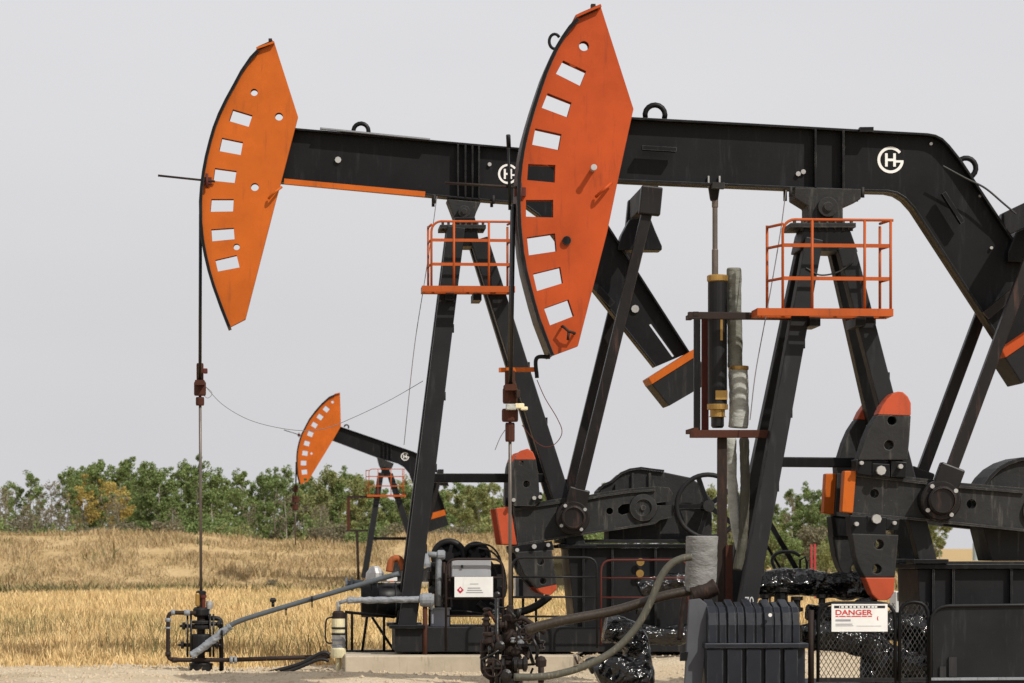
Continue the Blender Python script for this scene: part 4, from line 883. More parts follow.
# ------------------------------------------------------------------ engine, control cabinet and signs beside the middle pumpjack
en = thing('engine', PA.w(385, 652, .7), 'black engine drum on thin legs with a white label, behind the middle pumpjack\'s front leg', 'engine')
c0, c1 = PA.w(361, 600, .7), PA.w(412, 600, .7); r = 17.5/a7
MB().tube([c0, c0.lerp(c1, .02), c1], [r*.92, r, r], 26).build('drum', 'black', en)
MB().tube([c0.lerp(c1, .3), c0.lerp(c1, .33)], r*1.03, 26).tube([c0.lerp(c1, .66), c0.lerp(c1, .69)], r*1.03, 26).build('drum_band', 'black_dull', en)
q = PA.w(349, 584, .7); MB().lathe(q, [(.10, -.05), (.10, -.02), (.05, -.02), (.05, .03), (.10, .03), (.10, .06), (.06, .06), (.06, .2)], 'x', 14).build('flanged_nozzle', 'hose_grey', en)
q = PA.w(392, 579, .45); MB().box(q, (.15, .012, .055), PA.yaw).build('label_plate', 'white', en)
MB().tube(smoothline(T3(PA, [(389, 572), (391, 562), (395, 558.5), (400, 560), (404, 570)], .6)), .052, 12).build('exhaust_elbow', 'tipdull', en)
q = PA.w(375, 573, .75); MB().lathe(q, [(.14, -.1), (.13, .0), (.08, .07), (.05, .1)], 'z', 12).build('air_cleaner', 'silver', en)
for p in ((346, 612, 346, 652, .2), (367, 617, 362, 652, .2), (384, 617, 384, 652, .2), (372, 617, 395, 652, 1.1), (352, 612, 352, 652, 1.1)): MB().tube(T3(PA, [p[:2], p[2:4]], p[4]), .02, 8).build('leg', 'black', en)
MB().tube(T3(PA, [(345, 612), (395, 617)], .2), .022, 8).build('stand_rail', 'black', en)
MB().tube(T3(PA, [(345, 651), (395, 651)], .2), .015, 8).build('stand_foot', 'black', en)
m = MB()
for px, r, vv in ((449, 17, .25), (476, 13.5, .35)):
    q = PA.w(px, 556.5, vv); R_ = r/a7
    m.tube([q+Vector((R_*.88*math.cos(t), 0, R_*.88*math.sin(t))) for t in np.linspace(0, math.tau, 30, endpoint=False)], .05, 8, closed=True)
    m.lathe(q+Vector((0, .12, 0)), [(R_*.6, -.06), (R_*.72, -.05), (R_*.72, .1), (R_*.6, .1)], 'y', 20)
    for i in range(6): m.bar(q, q+Vector((math.cos(i*1.047+.3)*R_*.95, 0, math.sin(i*1.047+.3)*R_*.95)), .05, .06)
    m.cyl(q+Vector((0, -.15, 0)), q+Vector((0, .15, 0)), .07)
fwh = thing('drive_motor', PA.w(462, 627, .3), 'black motor with two spoked pulleys behind the white flammable placard', 'motor')
m.build('pulley', 'rubber', fwh)
MB().box(PA.w(468, 590, .4), (.95, .6, .75), PA.yaw).build('motor_housing', 'black_dull', fwh, .02)
for pts in ([(478, 548), (492, 552), (503, 566), (506, 590), (500, 604)], [(470, 545), (488, 545), (499, 556), (502, 575), (497, 597)], [(486, 556), (496, 570), (499, 590)], [(446, 612), (462, 611), (490, 614), (505, 608)]):
    MB().tube(smoothline(T3(PA, pts, -.1)), .014, 8).build('cable', 'blackwire', fwh)
MB().tube(smoothline(T3(PA, [(478, 603), (487, 610), (500, 613), (520, 612), (536, 606), (550, 596)], -.3)), .055, 10).thing('black_hose', 'rubber', 'thick black hose sagging under the orange lower counterweight tip', 'hose')
cb = thing('control_cabinet', PA.w(440, 628, -.3), 'pale lilac grey cabinet beside the foot of the middle pumpjack\'s front leg', 'cabinet')
MB().box(PA.w(440, 618, -.3), (.26, .3, .26), PA.yaw).build('body', 'lilac', cb, .01)
MB().box(PA.w(440, 608.5, -.3), (.30, .34, .02), PA.yaw).build('lid', 'galv', cb)
mb = thing('valve_manifold', PA.w(436, 627, -.2), 'cluster of dark valves and fittings between the black leg and the white placard', 'valve'); m = MB()
for px, py, s in ((433, 575, .09), (436, 583, .07), (441, 590, .08), (432, 590, .06), (446, 577, .05), (445, 600, .06), (434, 566, .06)):
    q = PA.w(px, py, -.2+.1*math.sin(px)); m.lathe(q, [(s*.7, -s), (s, -s*.6), (s, s*.5), (s*.5, s*.6), (s*.5, s*1.4)], 'z' if int(px) % 2 else 'y', 12)
m.build('valve_body', 'oily', mb)
m = MB()
for px in (430, 436, 444, 449): m.tube(T3(PA, [(px, 562), (px, 627)], -.2+.08*math.sin(px)), .022, 8)
m.build('standpipe', 'rust_dark', mb)
eb = thing('electrical_box', PA.w(471, 627, -.62), 'grey zinc electrical box hung in the guard frame above the white placard', 'electrical box')
MB().box(PA.w(471, 568, -.55), (.55, .22, .26), PA.yaw).build('body', 'panelgrey', eb, .012)
MB().box(PA.w(462, 566.5, -.68), (.03, .02, .04), PA.yaw).build('latch', 'black', eb)
def sign(L, x0, y0, x1, y1, v, name, label):
    a, b = L.w(x0, y0, v), L.w(x1, y1, v); ux = Vector((L.c, L.s, 0)); nrm = Vector((L.s, -L.c, 0)); wd = L.pt(x1, y1, v).x-L.pt(x0, y0, v).x; ht = a.z-b.z
    r = thing(name, Vector((a.x, a.y, b.z)), label, 'sign')
    MB().box((a+b)/2, (wd, .012, ht), L.yaw).build('panel', 'white', r)
    o0 = Vector((a.x, a.y, b.z))+nrm*.0075
    def rect(fx, fy, fw, fh, mat, nm, off=.0):
        p = o0+ux*(fx*wd)+Vector((0, 0, fy*ht))+nrm*off; m = MB(); W_, H_ = ux*fw*wd, Vector((0, 0, fh*ht))
        m.add([p, p+W_, p+W_+H_, p+H_], [(0, 1, 2, 3)]); return m.build(nm, mat, r)
    def txt(s, fx, fy, fw, fh, mat, off=.001): text_mb(s, fw*wd, fh*ht, o0+ux*(fx*wd)+Vector((0, 0, fy*ht)), ux, Vector((0, 0, 1)), nrm*off).build('lettering', mat, r)
    def poly(pts, mat, nm, off=.001): MB().add([o0+ux*(x*wd)+Vector((0, 0, y*ht))+nrm*off for x, y in pts], [tuple(range(len(pts)))]).build(nm, mat, r)
    return r, rect, txt, poly
r, rect, txt, poly = sign(PA, 454.5, 576.8, 493, 597, -.80, 'hazard_placard', 'white placard with a red flammable diamond, on the guard frame beside the middle pumpjack')
poly([(.15, .17), (.24, .345), (.15, .52), (.06, .345)], 'crimson', 'hazard_diamond'); poly([(.15, .30), (.18, .35), (.15, .46), (.12, .35)], 'white', 'flame_mark', .002)
for i, (x, wd_) in enumerate(((.34, .33), (.33, .38), (.30, .44))): rect(x, .42-.11*i, wd_, .045, 'greyink', 'faded_text_line', .001)
rect(.40, .63, .22, .03, 'greyink', 'faded_text_line', .001)
MB().box(PA.w(501, 583, -.55), (.12, .16, .24), PA.yaw).lathe(PA.w(501, 592, -.65), [(.04, -.09), (.07, -.06), (.07, .05), (.03, .08)], 'z', 12).thing('junction_box', 'black_dull', 'small black junction box at the right end of the white flammable placard', 'junction box')

def rail(L, x0, x1, ytop, ybot, mids, v, mat, r_, label, group, round_l=True, round_r=True, posts=()):
    t = thing('guard_rail', L.w(x0, ybot, v), label, 'guard rail', group)
    pts = [(x0, ybot), (x0, ytop), (x1, ytop), (x1, ybot)]
    MB().tube(corner(T3(L, pts, v), .16), r_, 8).build('frame', mat, t)
    for y in mids: MB().tube(T3(L, [(x0, y), (x1, y)], v), r_*.8, 8).build('bar', mat, t)
    for x in posts: MB().tube(T3(L, [(x, ytop), (x, ybot)], v), r_, 8).build('post', mat, t)
    return t
g = 'guard rails round the middle pumpjack'
rail(PA, 446, 503, 559, 650, (577.5, 598.5, 616), -.75, 'rust_dark', .017, 'guard rail panel that carries the white flammable placard', g)
rail(PA, 512, 597, 557.5, 648, (577, 597, 616.5), -1.5, 'pedestal', .018, 'dark guard rail panel with rounded corners before the cranks, left of the reddish one', g)
rail(PA, 601, 688, 560, 645, (578, 597.5), -1.5, 'rust_red', .015, 'reddish guard rail panel before the middle pumpjack\'s grey pedestal', g)
m = MB()
m.cyl(PA.w(640.5, 562, -.68), PA.w(640.5, 562, -.7), .055, n=18)
m.thing('round_plate', 'brass', 'upper of two round tan plates on the middle pumpjack\'s pedestal', 'plate', 'round tan plates')
MB().cyl(PA.w(640, 573.5, -.68), PA.w(640, 573.5, -.7), .055, n=18).thing('round_plate', 'brass', 'lower of two round tan plates on the middle pumpjack\'s pedestal', 'plate', 'round tan plates')
MB().box(PA.w(560, 572, 1.6), (.3, .25, .4), PA.yaw).box(PA.w(560, 563, 1.58), (.34, .3, .03), PA.yaw).thing('utility_box', 'cream', 'small cream box seen past the middle pumpjack\'s lower counterweight', 'box')
ub = thing('utility_box', PA.w(529, 598, 1.2), 'white metal box low behind the lower counterweight and guard rail', 'box')
MB().box(PA.w(529, 588, 1.2), (.42, .3, .30), PA.yaw).build('body', 'white', ub, .01); MB().box(PA.w(521, 588, 1.03), (.06, .02, .28), PA.yaw).build('hinge_strip', 'hose_grey', ub)
for px in (523, 536): MB().tube(T3(PA, [(px, 597), (px, 652)], 1.2), .02, 6).build('leg', 'black', ub)
wb = thing('flywheel', PA.w(708, 540, -.72), 'spoked black flywheel ring at the right of the middle pumpjack\'s gearbox', 'wheel')
c = PA.w(708, 506, -.72); Rw = 31/a7; ax = Vector((-PA.s, PA.c, 0)); ux = Vector((PA.c, PA.s, 0)); m = MB()
m.tube([c+ux*Rw*math.cos(t)+Vector((0, 0, Rw*math.sin(t))) for t in np.linspace(0, math.tau, 40, endpoint=False)], .034, 8, closed=True).build('rim', 'black_dull', wb)
for i in range(5): MB().bar(c, c+ux*Rw*math.cos(i*1.2566+1.9)+Vector((0, 0, Rw*math.sin(i*1.2566+1.9))), .07, .04, ax).build('spoke', 'black', wb)
MB().cyl(c-ax*.12, c+ax*.3, .08).build('hub', 'cast', wb)

# ------------------------------------------------------------------ wires
def wire(pts, v, label, r=.005, mat='wire', name='wire', L=PA): MB().tube(smoothline(T3(L, pts, v), 8), r, 6, cap=False).thing(name, mat, label, 'wire')
wire([(205, 386), (222, 404), (245, 418), (270, 426), (300, 430.5), (325, 428.5), (350, 419), (388, 401), (423, 381)], 0, 'thin wire sagging from the left rod clamp past the small far head')
wire([(205, 386), (212, 393), (208, 398), (203, 395)], 0, 'short loop of thin wire at the left rod clamp', .004)
wire([(437, 196), (431, 240), (424, 285), (414, 350), (404, 445)], -.4, 'thin straight wire hanging from the middle pumpjack\'s beam beside its platform', .006)
wire([(786, 190), (780, 235), (768, 305), (756, 370), (750, 420)], -.5, 'thin straight wire hanging from the near pumpjack\'s beam beside its platform', .006, L=PB)
wire([(537, 380), (545, 398), (557, 418), (562, 432), (556, 443), (546, 447), (535, 441), (522, 425)], 0, 'thin looping wire hanging below the large red orange head', .005, 'rust_red', L=PB)
wire([(505, 430), (500, 438), (495, 450)], 0, 'short loose wire end sticking out left of the near rod clamp', .005, L=PB)
wire([(550, 357), (536.5, 358.5), (537, 378)], -.1, 'bent black bracket rod under the tip of the large red orange head', .024, 'black', 'bracket_rod', L=PB)
MB().bar(PB.w(499, 370, .05), PB.w(537, 369.5, .05), .05, .10).thing('orange_bracket', 'orange_a', 'orange flat bar across the near pumpjack\'s hanging cables', 'bracket')
wire([(943, 166), (965, 178), (985, 188), (1003, 203), (1016, 214)], -.25, 'black cable strung from the near pumpjack\'s beam to its tail', .012, 'blackwire', L=PB)
wire([(853, 262), (838, 272), (820, 275), (806, 268)], -.4, 'black cable looping under the near pumpjack\'s post cap', .010, 'blackwire', L=PB)
# ------------------------------------------------------------------ compressor hung under the near pumpjack's beam
b8 = PB.ppm()
gc = thing('beam_compressor', PB.w(716, 605), 'slim black cylinder with brass collars hung under the near pumpjack\'s beam by a rod', 'compressor')
cyl = lambda px, v, prof, n=22: MB().lathe((lambda q: (q.x, q.y, 0))(PB.w(px, 350, v)), [(r/b8, PB.pt(px, y, v).z) for r, y in prof], n=n)
cyl(717.5, 0, [(9.2, 407), (9.6, 404), (9.6, 277), (9, 276)]).build('cylinder', 'rubber', gc)
cyl(717.5, 0, [(9.5, 282), (10.6, 281), (10.6, 276), (9, 275)]).build('top_collar', 'brass', gc)
cyl(717.5, 0, [(9, 417), (7.5, 416), (7.5, 410), (10.4, 409.5), (10.4, 404.5), (9.5, 404)]).build('bottom_collar', 'brass', gc)
cyl(717.5, 0, [(5, 428), (6.5, 426), (6.5, 416)]).build('bottom_joint', 'oily', gc)
q = PB.w(721.5, 395, -.112); MB().box(q, (.14, .012, .105), PB.yaw).build('name_plate', 'brass', gc)
MB().box(PB.w(721.5, 330, -.108), (.028, .014, .24), PB.yaw).build('lettering_strip', 'brass', gc)
cyl(715, 0, [(3.2, 277), (3.2, 250), (2.6, 249), (2.6, 208), (3.2, 207), (3.2, 196)]).build('piston_rod', 'rod', gc)
cyl(714, 0, [(3.4, 201), (4.2, 199), (6.2, 186), (6.2, 185)]).build('rod_clevis', 'black', gc)
for dx in (-5.5, 5.5): cyl(714+dx, -.05, [(1, 187), (1, 176)]).build('clevis_bolt', 'silver', gc)
MB().box(PB.w(714, 185.5), (.30, .2, .03), PB.yaw).build('mounting_plate', 'cast', gc)
ip = thing('insulated_pipe', PB.w(740, 605, .1), 'grey wrapped upright pipe beside the slim black cylinder, fatter in its lower half', 'pipe')
lumpy(T3(PB, [(734, 268), (734, 300), (735, 340), (735, 368)], .1), 7.3/b8, 1, amp=.05).build('upper_wrap', 'cloth_mid', ip)
lumpy(T3(PB, [(738, 366), (738.5, 385), (739, 410), (738, 428)], .1), 9.6/b8, 2, amp=.06).build('lower_wrap', 'cloth_pale', ip)
cyl(738.5, .1, [(9.8, 370), (10.2, 369), (10.2, 366.5), (9.8, 366)]).build('wrap_band', 'brass', ip)
lumpy(T3(PB, [(731, 438), (732, 480), (735, 520), (741, 550)], .1), 5/b8, 3, amp=.1).build('lower_pipe', 'cloth_pale', ip)
lumpy(T3(PB, [(744, 438), (745, 480), (744, 520), (742, 545), (737, 570)], .05), 4.6/b8, 4, amp=.1).build('branch_pipe', 'hose_olive', ip)
sf = thing('support_frame', PB.w(722, 607), 'rusty brown steel frame that cradles the slim black cylinder and wrapped pipe', 'frame')
def bq(x0, y0, x1, y1, v, d, mat, nm, wpx): MB().bar(PB.w(x0, y0, v), PB.w(x1, y1, v), wpx/b8, d).build(nm, mat, sf, .006)
bq(688, 315.5, 790, 316.5, -.30, .09, 'rust_dark', 'top_beam', 7); bq(697, 319, 697, 431, -.30, .09, 'black', 'upright', 6.5); bq(705, 319, 705, 431, .32, .09, 'rust_red', 'upright', 7)
bq(688, 315.5, 760, 316.5, .32, .09, 'rust_dark', 'top_beam', 6); bq(690, 434, 770, 434, -.30, .10, 'rust', 'bottom_beam', 7.5); bq(692, 433, 765, 433, .32, .10, 'rust_dark', 'bottom_beam', 6)
bq(722, 438, 722, 607, -.2, .09, 'rust_dark', 'post', 9.5); bq(729, 545, 729, 607, -.25, .09, 'rust', 'lower_post', 7)
MB().box(PB.w(692, 431, 0), (.06, .7, .05), PB.yaw).build('end_beam', 'rust', sf)
MB().box(PB.w(692, 316, 0), (.06, .7, .05), PB.yaw).build('end_beam', 'rust_dark', sf)
vw = thing('wrapped_valve', PB.w(701, 612, -.9), 'grey cloth wrapped upright vessel with a rusty lower side, behind the ribbed box', 'vessel')
lumpy(T3(PB, [(702, 536), (702, 550), (701, 570), (700, 592)], -.9), 15.5/b8*.97, 5, n=22, amp=.05).build('cloth_wrap', 'cloth', vw)
lumpy(T3(PB, [(692, 596), (703, 592), (716, 586)], -1.0), 8.5/b8, 6, amp=.1, jit=.2).build('rusty_flange', 'rust_dark', vw)
MB().cyl(PB.w(701, 640, -.9), PB.w(701, 590, -.9), 8/b8).build('riser_pipe', 'rust_dark', vw)
lumpy(T3(PB, [(679, 640), (684, 600), (694, 566)], -.2), .03, 7).thing('rusty_riser', 'rust_dark', 'thin rusty pipe half hidden left of the cloth wrapped vessel', 'pipe')

# ------------------------------------------------------------------ ribbed plastic box
bx = thing('plastic_chest', PB.w(757, 706, -1.9), 'ribbed dark blue grey plastic chest with a domed lid, in front at the bottom', 'chest')
Lp = PB; v0 = -1.9; D = .75
U = lambda px, v=v0: PB.pt(px, 650, v).x; ZZ = lambda py, v=v0: PB.pt(757, py, v).z
class LB(MB):
    def build(s, *a, **k):
        s.v = [tuple(Vector((PB.o.x+p[0]*PB.c-p[1]*PB.s, PB.o.y+p[0]*PB.s+p[1]*PB.c, p[2]))) for p in s.v]; return MB.build(s, *a, **k)
x0, x1 = U(706), U(806)
LB().box(((x0+x1)/2, v0+D/2+.02, (ZZ(646)+ZZ(706))/2), (x1-x0, D-.04, ZZ(646)-ZZ(706)-.01)).build('body', 'plastic', bx, .02)
m = LB(); nr = 6; edges = [706.5, 727, 746, 765, 784, 801.5, 806]
for a, b in zip(edges, edges[1:]):
    ua, ub_ = U(a), U(b)-.045
    if ub_-ua > .03: m.box(((ua+ub_)/2, v0+.01, (ZZ(648)+ZZ(706))/2), (ub_-ua, .09, ZZ(648)-ZZ(706)-.02))
m.build('body_rib', 'plastic', bx, .012)
LB().box(((x0+x1)/2, v0+D/2, ZZ(645.5)), (x1-x0+.04, D+.12, .058)).build('rim', 'plastic', bx, .012)
def dome(ua, ub_, grow):
    prof = [(v0+.06-grow, ZZ(643)), (v0+.07-grow, ZZ(625)), (v0+.11-grow, ZZ(613)), (v0+.18-grow, ZZ(608)+grow*.3), (v0+.40, ZZ(604.5)+grow), (v0+D-.1, ZZ(609)+grow*.5), (v0+D-.02, ZZ(643))]
    vs = [(u, p[0], p[1]) for u in (ua, ub_) for p in prof]; n = len(prof)
    return vs, [tuple(range(n)), tuple(reversed(range(n, 2*n)))]+[(i, (i+1) % n, n+(i+1) % n, n+i) for i in range(n)]
m = LB(); m.add(*dome(U(708), U(801), 0)); m.build('lid', 'plastic', bx, .012)
m = LB()
for a, b in ((708.5, 717), (720, 727), (728.6, 736), (738.5, 745), (746.4, 754.5), (757, 763), (765, 773), (775.5, 781.5), (783, 791), (793.5, 800.5)):
    g_ = .05 if int(a) in (708, 728, 746, 765, 783) else .022; m.add(*dome(U(a), U(b), g_))
m.build('lid_rib', 'plastic', bx, .008)
q = PB.w(770, 615, v0-.02); MB().cyl(q, q+Vector((0, -.03, 0)), .02).build('lid_bolt', 'white', bx)
bd = thing('leaning_board', PB.w(697, 706, -1.6), 'weathered grey board standing against the left end of the ribbed chest', 'board')
m = LB().prism(PB.uz([(689, 600), (700, 598.5), (707, 604), (707, 640), (699, 706), (683.5, 706)], -1.75), -1.75, -1.68); m.build('board_face', 'board', bd, .008)
LB().prism(PB.uz([(680, 652), (688, 652), (687, 661), (680, 661)], -1.78), -1.80, -1.75).build('clip', 'black', bd)
q0 = PB.w(744, 606, -.8); ux = Vector((PB.c, PB.s, 0)); m = text_mb('70', .10, .11, PB.w(745, 606.5, -.80), ux, Vector((.0, 0, 1)), (0, 0, 0), 0); m.thing('chalk_mark', 'chalk', 'white chalk number low on the near pumpjack\'s front leg', 'chalk mark')

# ------------------------------------------------------------------ film wrapped pipes and hoses on the right
def film(pts, r, v, label, seed, L=PB, amp=.16, ns=9): lumpy(T3(L, pts, v), r, seed, 24, amp, ns, .2).thing('wrapped_pipe', 'film', label, 'pipe', 'pipes wrapped in black plastic')
film([(752, 587), (772, 583), (790, 581), (812, 583), (835, 585), (872, 586)], .145, -.1, 'black plastic wrapped pipe level behind the lower orange counterweight tip', 11, amp=.16)
film([(812, 634), (835, 637), (856, 641), (872, 646), (884, 660), (890, 690)], .15, -.9, 'black plastic wrapped pipe bending down behind the danger sign', 12)
film([(858, 638), (880, 628), (905, 626), (930, 628)], .16, -.6, 'black plastic wrapped pipe level behind the right mesh guard', 13)
film([(888, 655), (905, 662), (925, 668)], .13, -1.0, 'black plastic wrapped pipe lowest behind the right mesh guard', 14)
film([(800, 636), (818, 635), (834, 634)], .13, -.6, 'short black plastic wrapped pipe right of the ribbed chest', 15)
film([(640, 592), (652, 586), (668, 583), (692, 582)], .13, -1.2, 'black plastic wrapped pipe level above the brown hose, left of the cloth wrapped vessel', 16, PA)
film([(641, 598), (640, 606), (640, 614)], .05, -1.25, 'thin black plastic wrapped stub under the level pipe left of the cloth wrapped vessel', 18, PA)
film([(640, 633), (660, 636), (690, 634), (704, 636)], .13, -1.6, 'black plastic wrapped pipe lying low left of the ribbed chest', 17, PA)
film([(866, 598), (870, 618), (872, 650), (870, 692)], .12, -.35, 'black plastic wrapped riser standing upright behind the right end of the danger sign', 31)
film([(912, 628), (916, 650), (914, 692)], .14, -.3, 'black plastic wrapped riser standing upright behind the narrow mesh guard', 32)
film([(806, 612), (826, 614), (846, 612), (862, 613)], .085, -.2, 'thin black plastic wrapped pipe level behind the danger sign\'s upper edge', 33)
for px, py, lab in ((765, 604, 'leftmost of the dark flanged stubs under the level wrapped pipe'), (797, 606, 'middle of the dark flanged stubs under the level wrapped pipe'), (822, 604, 'rightmost of the dark flanged stubs under the level wrapped pipe')):
    q = PB.w(px, py, -.35); MB().lathe(q, [(.03, -.45), (.03, -.07), (.07, -.06), (.07, -.02), (.04, -.01), (.04, .06), (.07, .07), (.07, .11)], 'z', 12).thing('flanged_stub', 'oily', lab, 'fitting', 'flanged stubs under the wrapped pipe')
fb = lumpy(T3(PB, [(604, 628), (622, 632), (636, 652), (640, 700)], -.6), .165, 21, 26, .20, 9, .15); fb.thing('wrapped_valve_bundle', 'film', 'big crumpled black plastic bundle bending down behind the olive hose', 'bundle')
fb = lumpy(T3(PB, [(596, 676), (612, 668), (630, 676), (646, 684)], -.7), .165, 22, 26, .22, 9, .15); fb.thing('wrapped_valve_bundle', 'film', 'crumpled black plastic bundle lowest under the olive hose', 'bundle')
lumpy(T3(PB, [(588, 668), (596, 664), (606, 668)], -.65), .08, 23, 16, .3).thing('wrapped_valve_bundle', 'film', 'small black plastic flap beside the low bundle under the olive hose', 'bundle')
MB().tube(smoothline(T3(PB, [(526, 630), (548, 624), (568, 619.5), (609, 612), (641, 603), (664, 596), (694, 590)], -.9), 8), .056, 14).thing('brown_hose', 'hose_brown', 'thick dark brown hose rising from the near wellhead to the cloth wrapped vessel', 'hose')
MB().tube(smoothline(T3(PB, [(514, 677), (535, 677), (556, 674.5), (582, 667), (612, 652), (635, 629), (650, 603), (660, 579), (670, 565), (682, 558.5), (692, 557)], -1.15), 8), .042, 14).thing('olive_hose', 'hose_olive', 'olive grey hose curving up over the black bundles to the cloth wrapped vessel', 'hose')
MB().tube(T3(PB, [(578, 664), (575, 657)], -1.2), .012, 6).thing('hose_clip', 'rust_dark', 'thin wire clip sticking up from the olive hose', 'clip')

# ------------------------------------------------------------------ near wellhead
wn = thing('wellhead', PB.w(512, 700), 'rusty crowded wellhead of valves and pipes at the bottom under the large red orange head', 'wellhead', 'wellheads')
c = PB.w(510, 640); Z = lambda y: PB.pt(510, y).z
cl = lambda prof, mat, nm, n=16, bv=0: MB().lathe((c.x, c.y, 0), [(r/b8, Z(y)) for r, y in prof], n=n).build(nm, mat, wn, bv)
cl([(9, 700), (9, 684), (13, 683), (13, 678), (9, 677)], 'oily', 'casing_head'); cl([(6, 678), (6, 660), (9, 659), (9, 656), (6, 655), (5, 640)], 'rust_dark', 'tubing_head')
cl([(8, 662), (10, 660), (11, 664), (8, 668)], 'rust_dark', 'flange'); cl([(5, 645), (8, 643), (8, 634), (6, 632), (6, 622), (7.5, 621), (7.5, 616), (4, 614)], 'rust_dark', 'stuffing_box'); cl([(3.5, 616), (3.5, 606), (2.5, 605)], 'rust_dark', 'rod_seal')
rw = random.Random(5)
for i in range(26):
    q = PB.w(rw.uniform(484, 532), rw.uniform(612, 682), rw.uniform(-.2, .15)); d = Vector((rw.uniform(-.1, .1), rw.uniform(-.05, .05), rw.uniform(-.1, .1))); MB().cyl(q-d, q+d, rw.uniform(.012, .03), n=8).build('fitting', rw.choice(['oily', 'oily', 'rust_dark', 'rust_dark', 'rust']), wn)
def blob(px, py, v, s, mat, nm, ax='z'): MB().lathe(PB.w(px, py, v), [(s*.55, -s), (s, -s*.75), (s, -s*.35), (s*.7, -s*.2), (s*.7, s*.3), (s, s*.45), (s, s*.8), (s*.5, s)], ax, 12).build(nm, mat, wn)
for px, py, v, s, mat, nm, ax in ((487, 612, .1, .05, 'rust_dark', 'valve', 'z'), (486, 622, 0, .05, 'rust_dark', 'valve', 'z'), (488, 638, -.1, .07, 'rust_dark', 'valve', 'z'), (493, 650, -.1, .06, 'oily', 'valve', 'x'), (484, 655, 0, .05, 'rust_dark', 'valve', 'z'),
    (497, 617, .1, .05, 'oily', 'valve', 'z'), (497, 630, .05, .065, 'oily', 'valve', 'z'), (500, 646, -.15, .06, 'oily', 'valve', 'y'), (498, 665, -.15, .09, 'oily', 'valve', 'x'), (488, 672, -.1, .06, 'rust_dark', 'valve', 'z'), (520, 664, -.2, .09, 'oily', 'valve', 'x'),
    (521, 622, .1, .05, 'rust_dark', 'valve', 'x'), (526, 630, .1, .08, 'oily', 'valve', 'y'), (533, 637, .05, .08, 'oily', 'valve', 'x'), (540, 645, 0, .06, 'oily', 'valve', 'z'), (520, 640, .0, .05, 'galv', 'valve', 'z'), (513, 640, -.2, .03, 'galv', 'valve', 'z'), (506, 675, -.25, .07, 'oily', 'valve', 'y'), (516, 652, -.1, .06, 'rust_dark', 'valve', 'y'),
    (497, 595, .1, .04, 'oily', 'gauge', 'y'), (503, 625, -.1, .05, 'rust_dark', 'valve', 'x'), (491, 662, -.2, .045, 'rust_dark', 'valve', 'x'), (525, 650, .1, .05, 'rust_dark', 'valve', 'z'), (535, 625, .1, .04, 'silver', 'valve', 'x')): blob(px, py, v, s, mat, nm, ax)
for pts, r, mat in (([(487, 608), (486, 640), (492, 660), (492, 700)], .03, 'rust_dark'), ([(483, 640), (483, 672), (490, 678), (500, 680)], .032, 'rust_dark'), ([(497, 598), (497, 660), (497, 700)], .026, 'oily'), ([(503, 615), (503, 690)], .02, 'rust_dark'),
    ([(511, 621), (522, 617), (532, 624), (545, 633)], .03, 'rust_dark'), ([(516, 622), (518, 660), (517, 690)], .02, 'rod'), ([(484, 640), (500, 646), (512, 652)], .02, 'rust_dark'), ([(488, 655), (505, 668), (520, 664)], .034, 'oily'), ([(541, 683), (541, 665)], .035, 'rust_dark'), ([(525, 665), (536, 664)], .014, 'black'), ([(490, 603), (500, 608), (512, 607)], .012, 'black'), ([(532, 637), (538, 650), (536, 660)], .02, 'oily')):
    MB().tube(corner(T3(PB, pts, rw.uniform(-.15, .1)), .05), r, 10).build('pipe', mat, wn)
MB().lathe(PB.w(541, 662, -.2), [(.03, -.06), (.06, -.05), (.065, .02), (.04, .06), (.01, .07)], 'z', 14).build('vent_cap', 'rust_dark', wn)
for px, py, s in ((493, 668, .10), (526, 634, .07)): q = PB.w(px, py, -.3); MB().tube([q+Vector((math.cos(t)*s, 0, math.sin(t)*s)) for t in np.linspace(0, math.tau, 18, endpoint=False)], .010, 6, closed=True).bar(q-Vector((s, 0, 0)), q+Vector((s, 0, 0)), .014, .014).bar(q-Vector((0, 0, s)), q+Vector((0, 0, s)), .014, .014).build('hand_wheel', 'rust_dark', wn)

# ------------------------------------------------------------------ mesh guards and danger sign
def mesh_guard(x0, x1, yt, yb, v, label):
    t = thing('mesh_guard', PB.w(x0, yb, v), label, 'mesh guard', 'wire mesh guards at the near pumpjack')
    MB().tube(corner(T3(PB, [(x0, yb), (x0, yt), (x1, yt), (x1, yb)], v), .18), .020, 8).build('frame', 'black', t)
    MB().bar(PB.w(x0, yb-2, v), PB.w(x1, yb-2, v), .05, .03).build('bottom_rail', 'black_dull', t)
    A0, A1 = PB.w(x0, yt, v), PB.w(x1, yb, v); ux = (PB.w(x1, yt, v)-A0); wd = ux.length; ux.normalize(); ht = A0.z-A1.z; s = .052; m = MB()
    for sg in (1, -1):                         # diamond weave
        i = -int(ht/s)-1
        while i*s < wd+ht:
            p = []
            for tt in (0.0, ht):
                xx = i*s+tt*.62 if sg == 1 else i*s+ht*.62-tt*.62
                p.append((xx, tt))
            (xa, za), (xb, zb) = p
            lo, hi = 0.0, 1.0; dx = xb-xa
            for lim, s2 in ((0, 1), (wd, -1)):
                f = (lim-xa)/dx
                if (dx > 0) == (s2 == 1): lo = max(lo, f)
                else: hi = min(hi, f)
            if hi > lo: m.bar(A0+ux*(xa+dx*lo)+Vector((0, 0, -ht+za+(zb-za)*lo)), A0+ux*(xa+dx*hi)+Vector((0, 0, -ht+za+(zb-za)*hi)), .0065, .0065)
            i += 1
    m.build('wire_mesh', 'pedestal', t); return t
mesh_guard(818, 895, 603, 682, -1.55, 'wire mesh guard behind the danger sign')
mesh_guard(899.5, 928.5, 602, 682, -1.55, 'narrow wire mesh guard right of the danger sign')
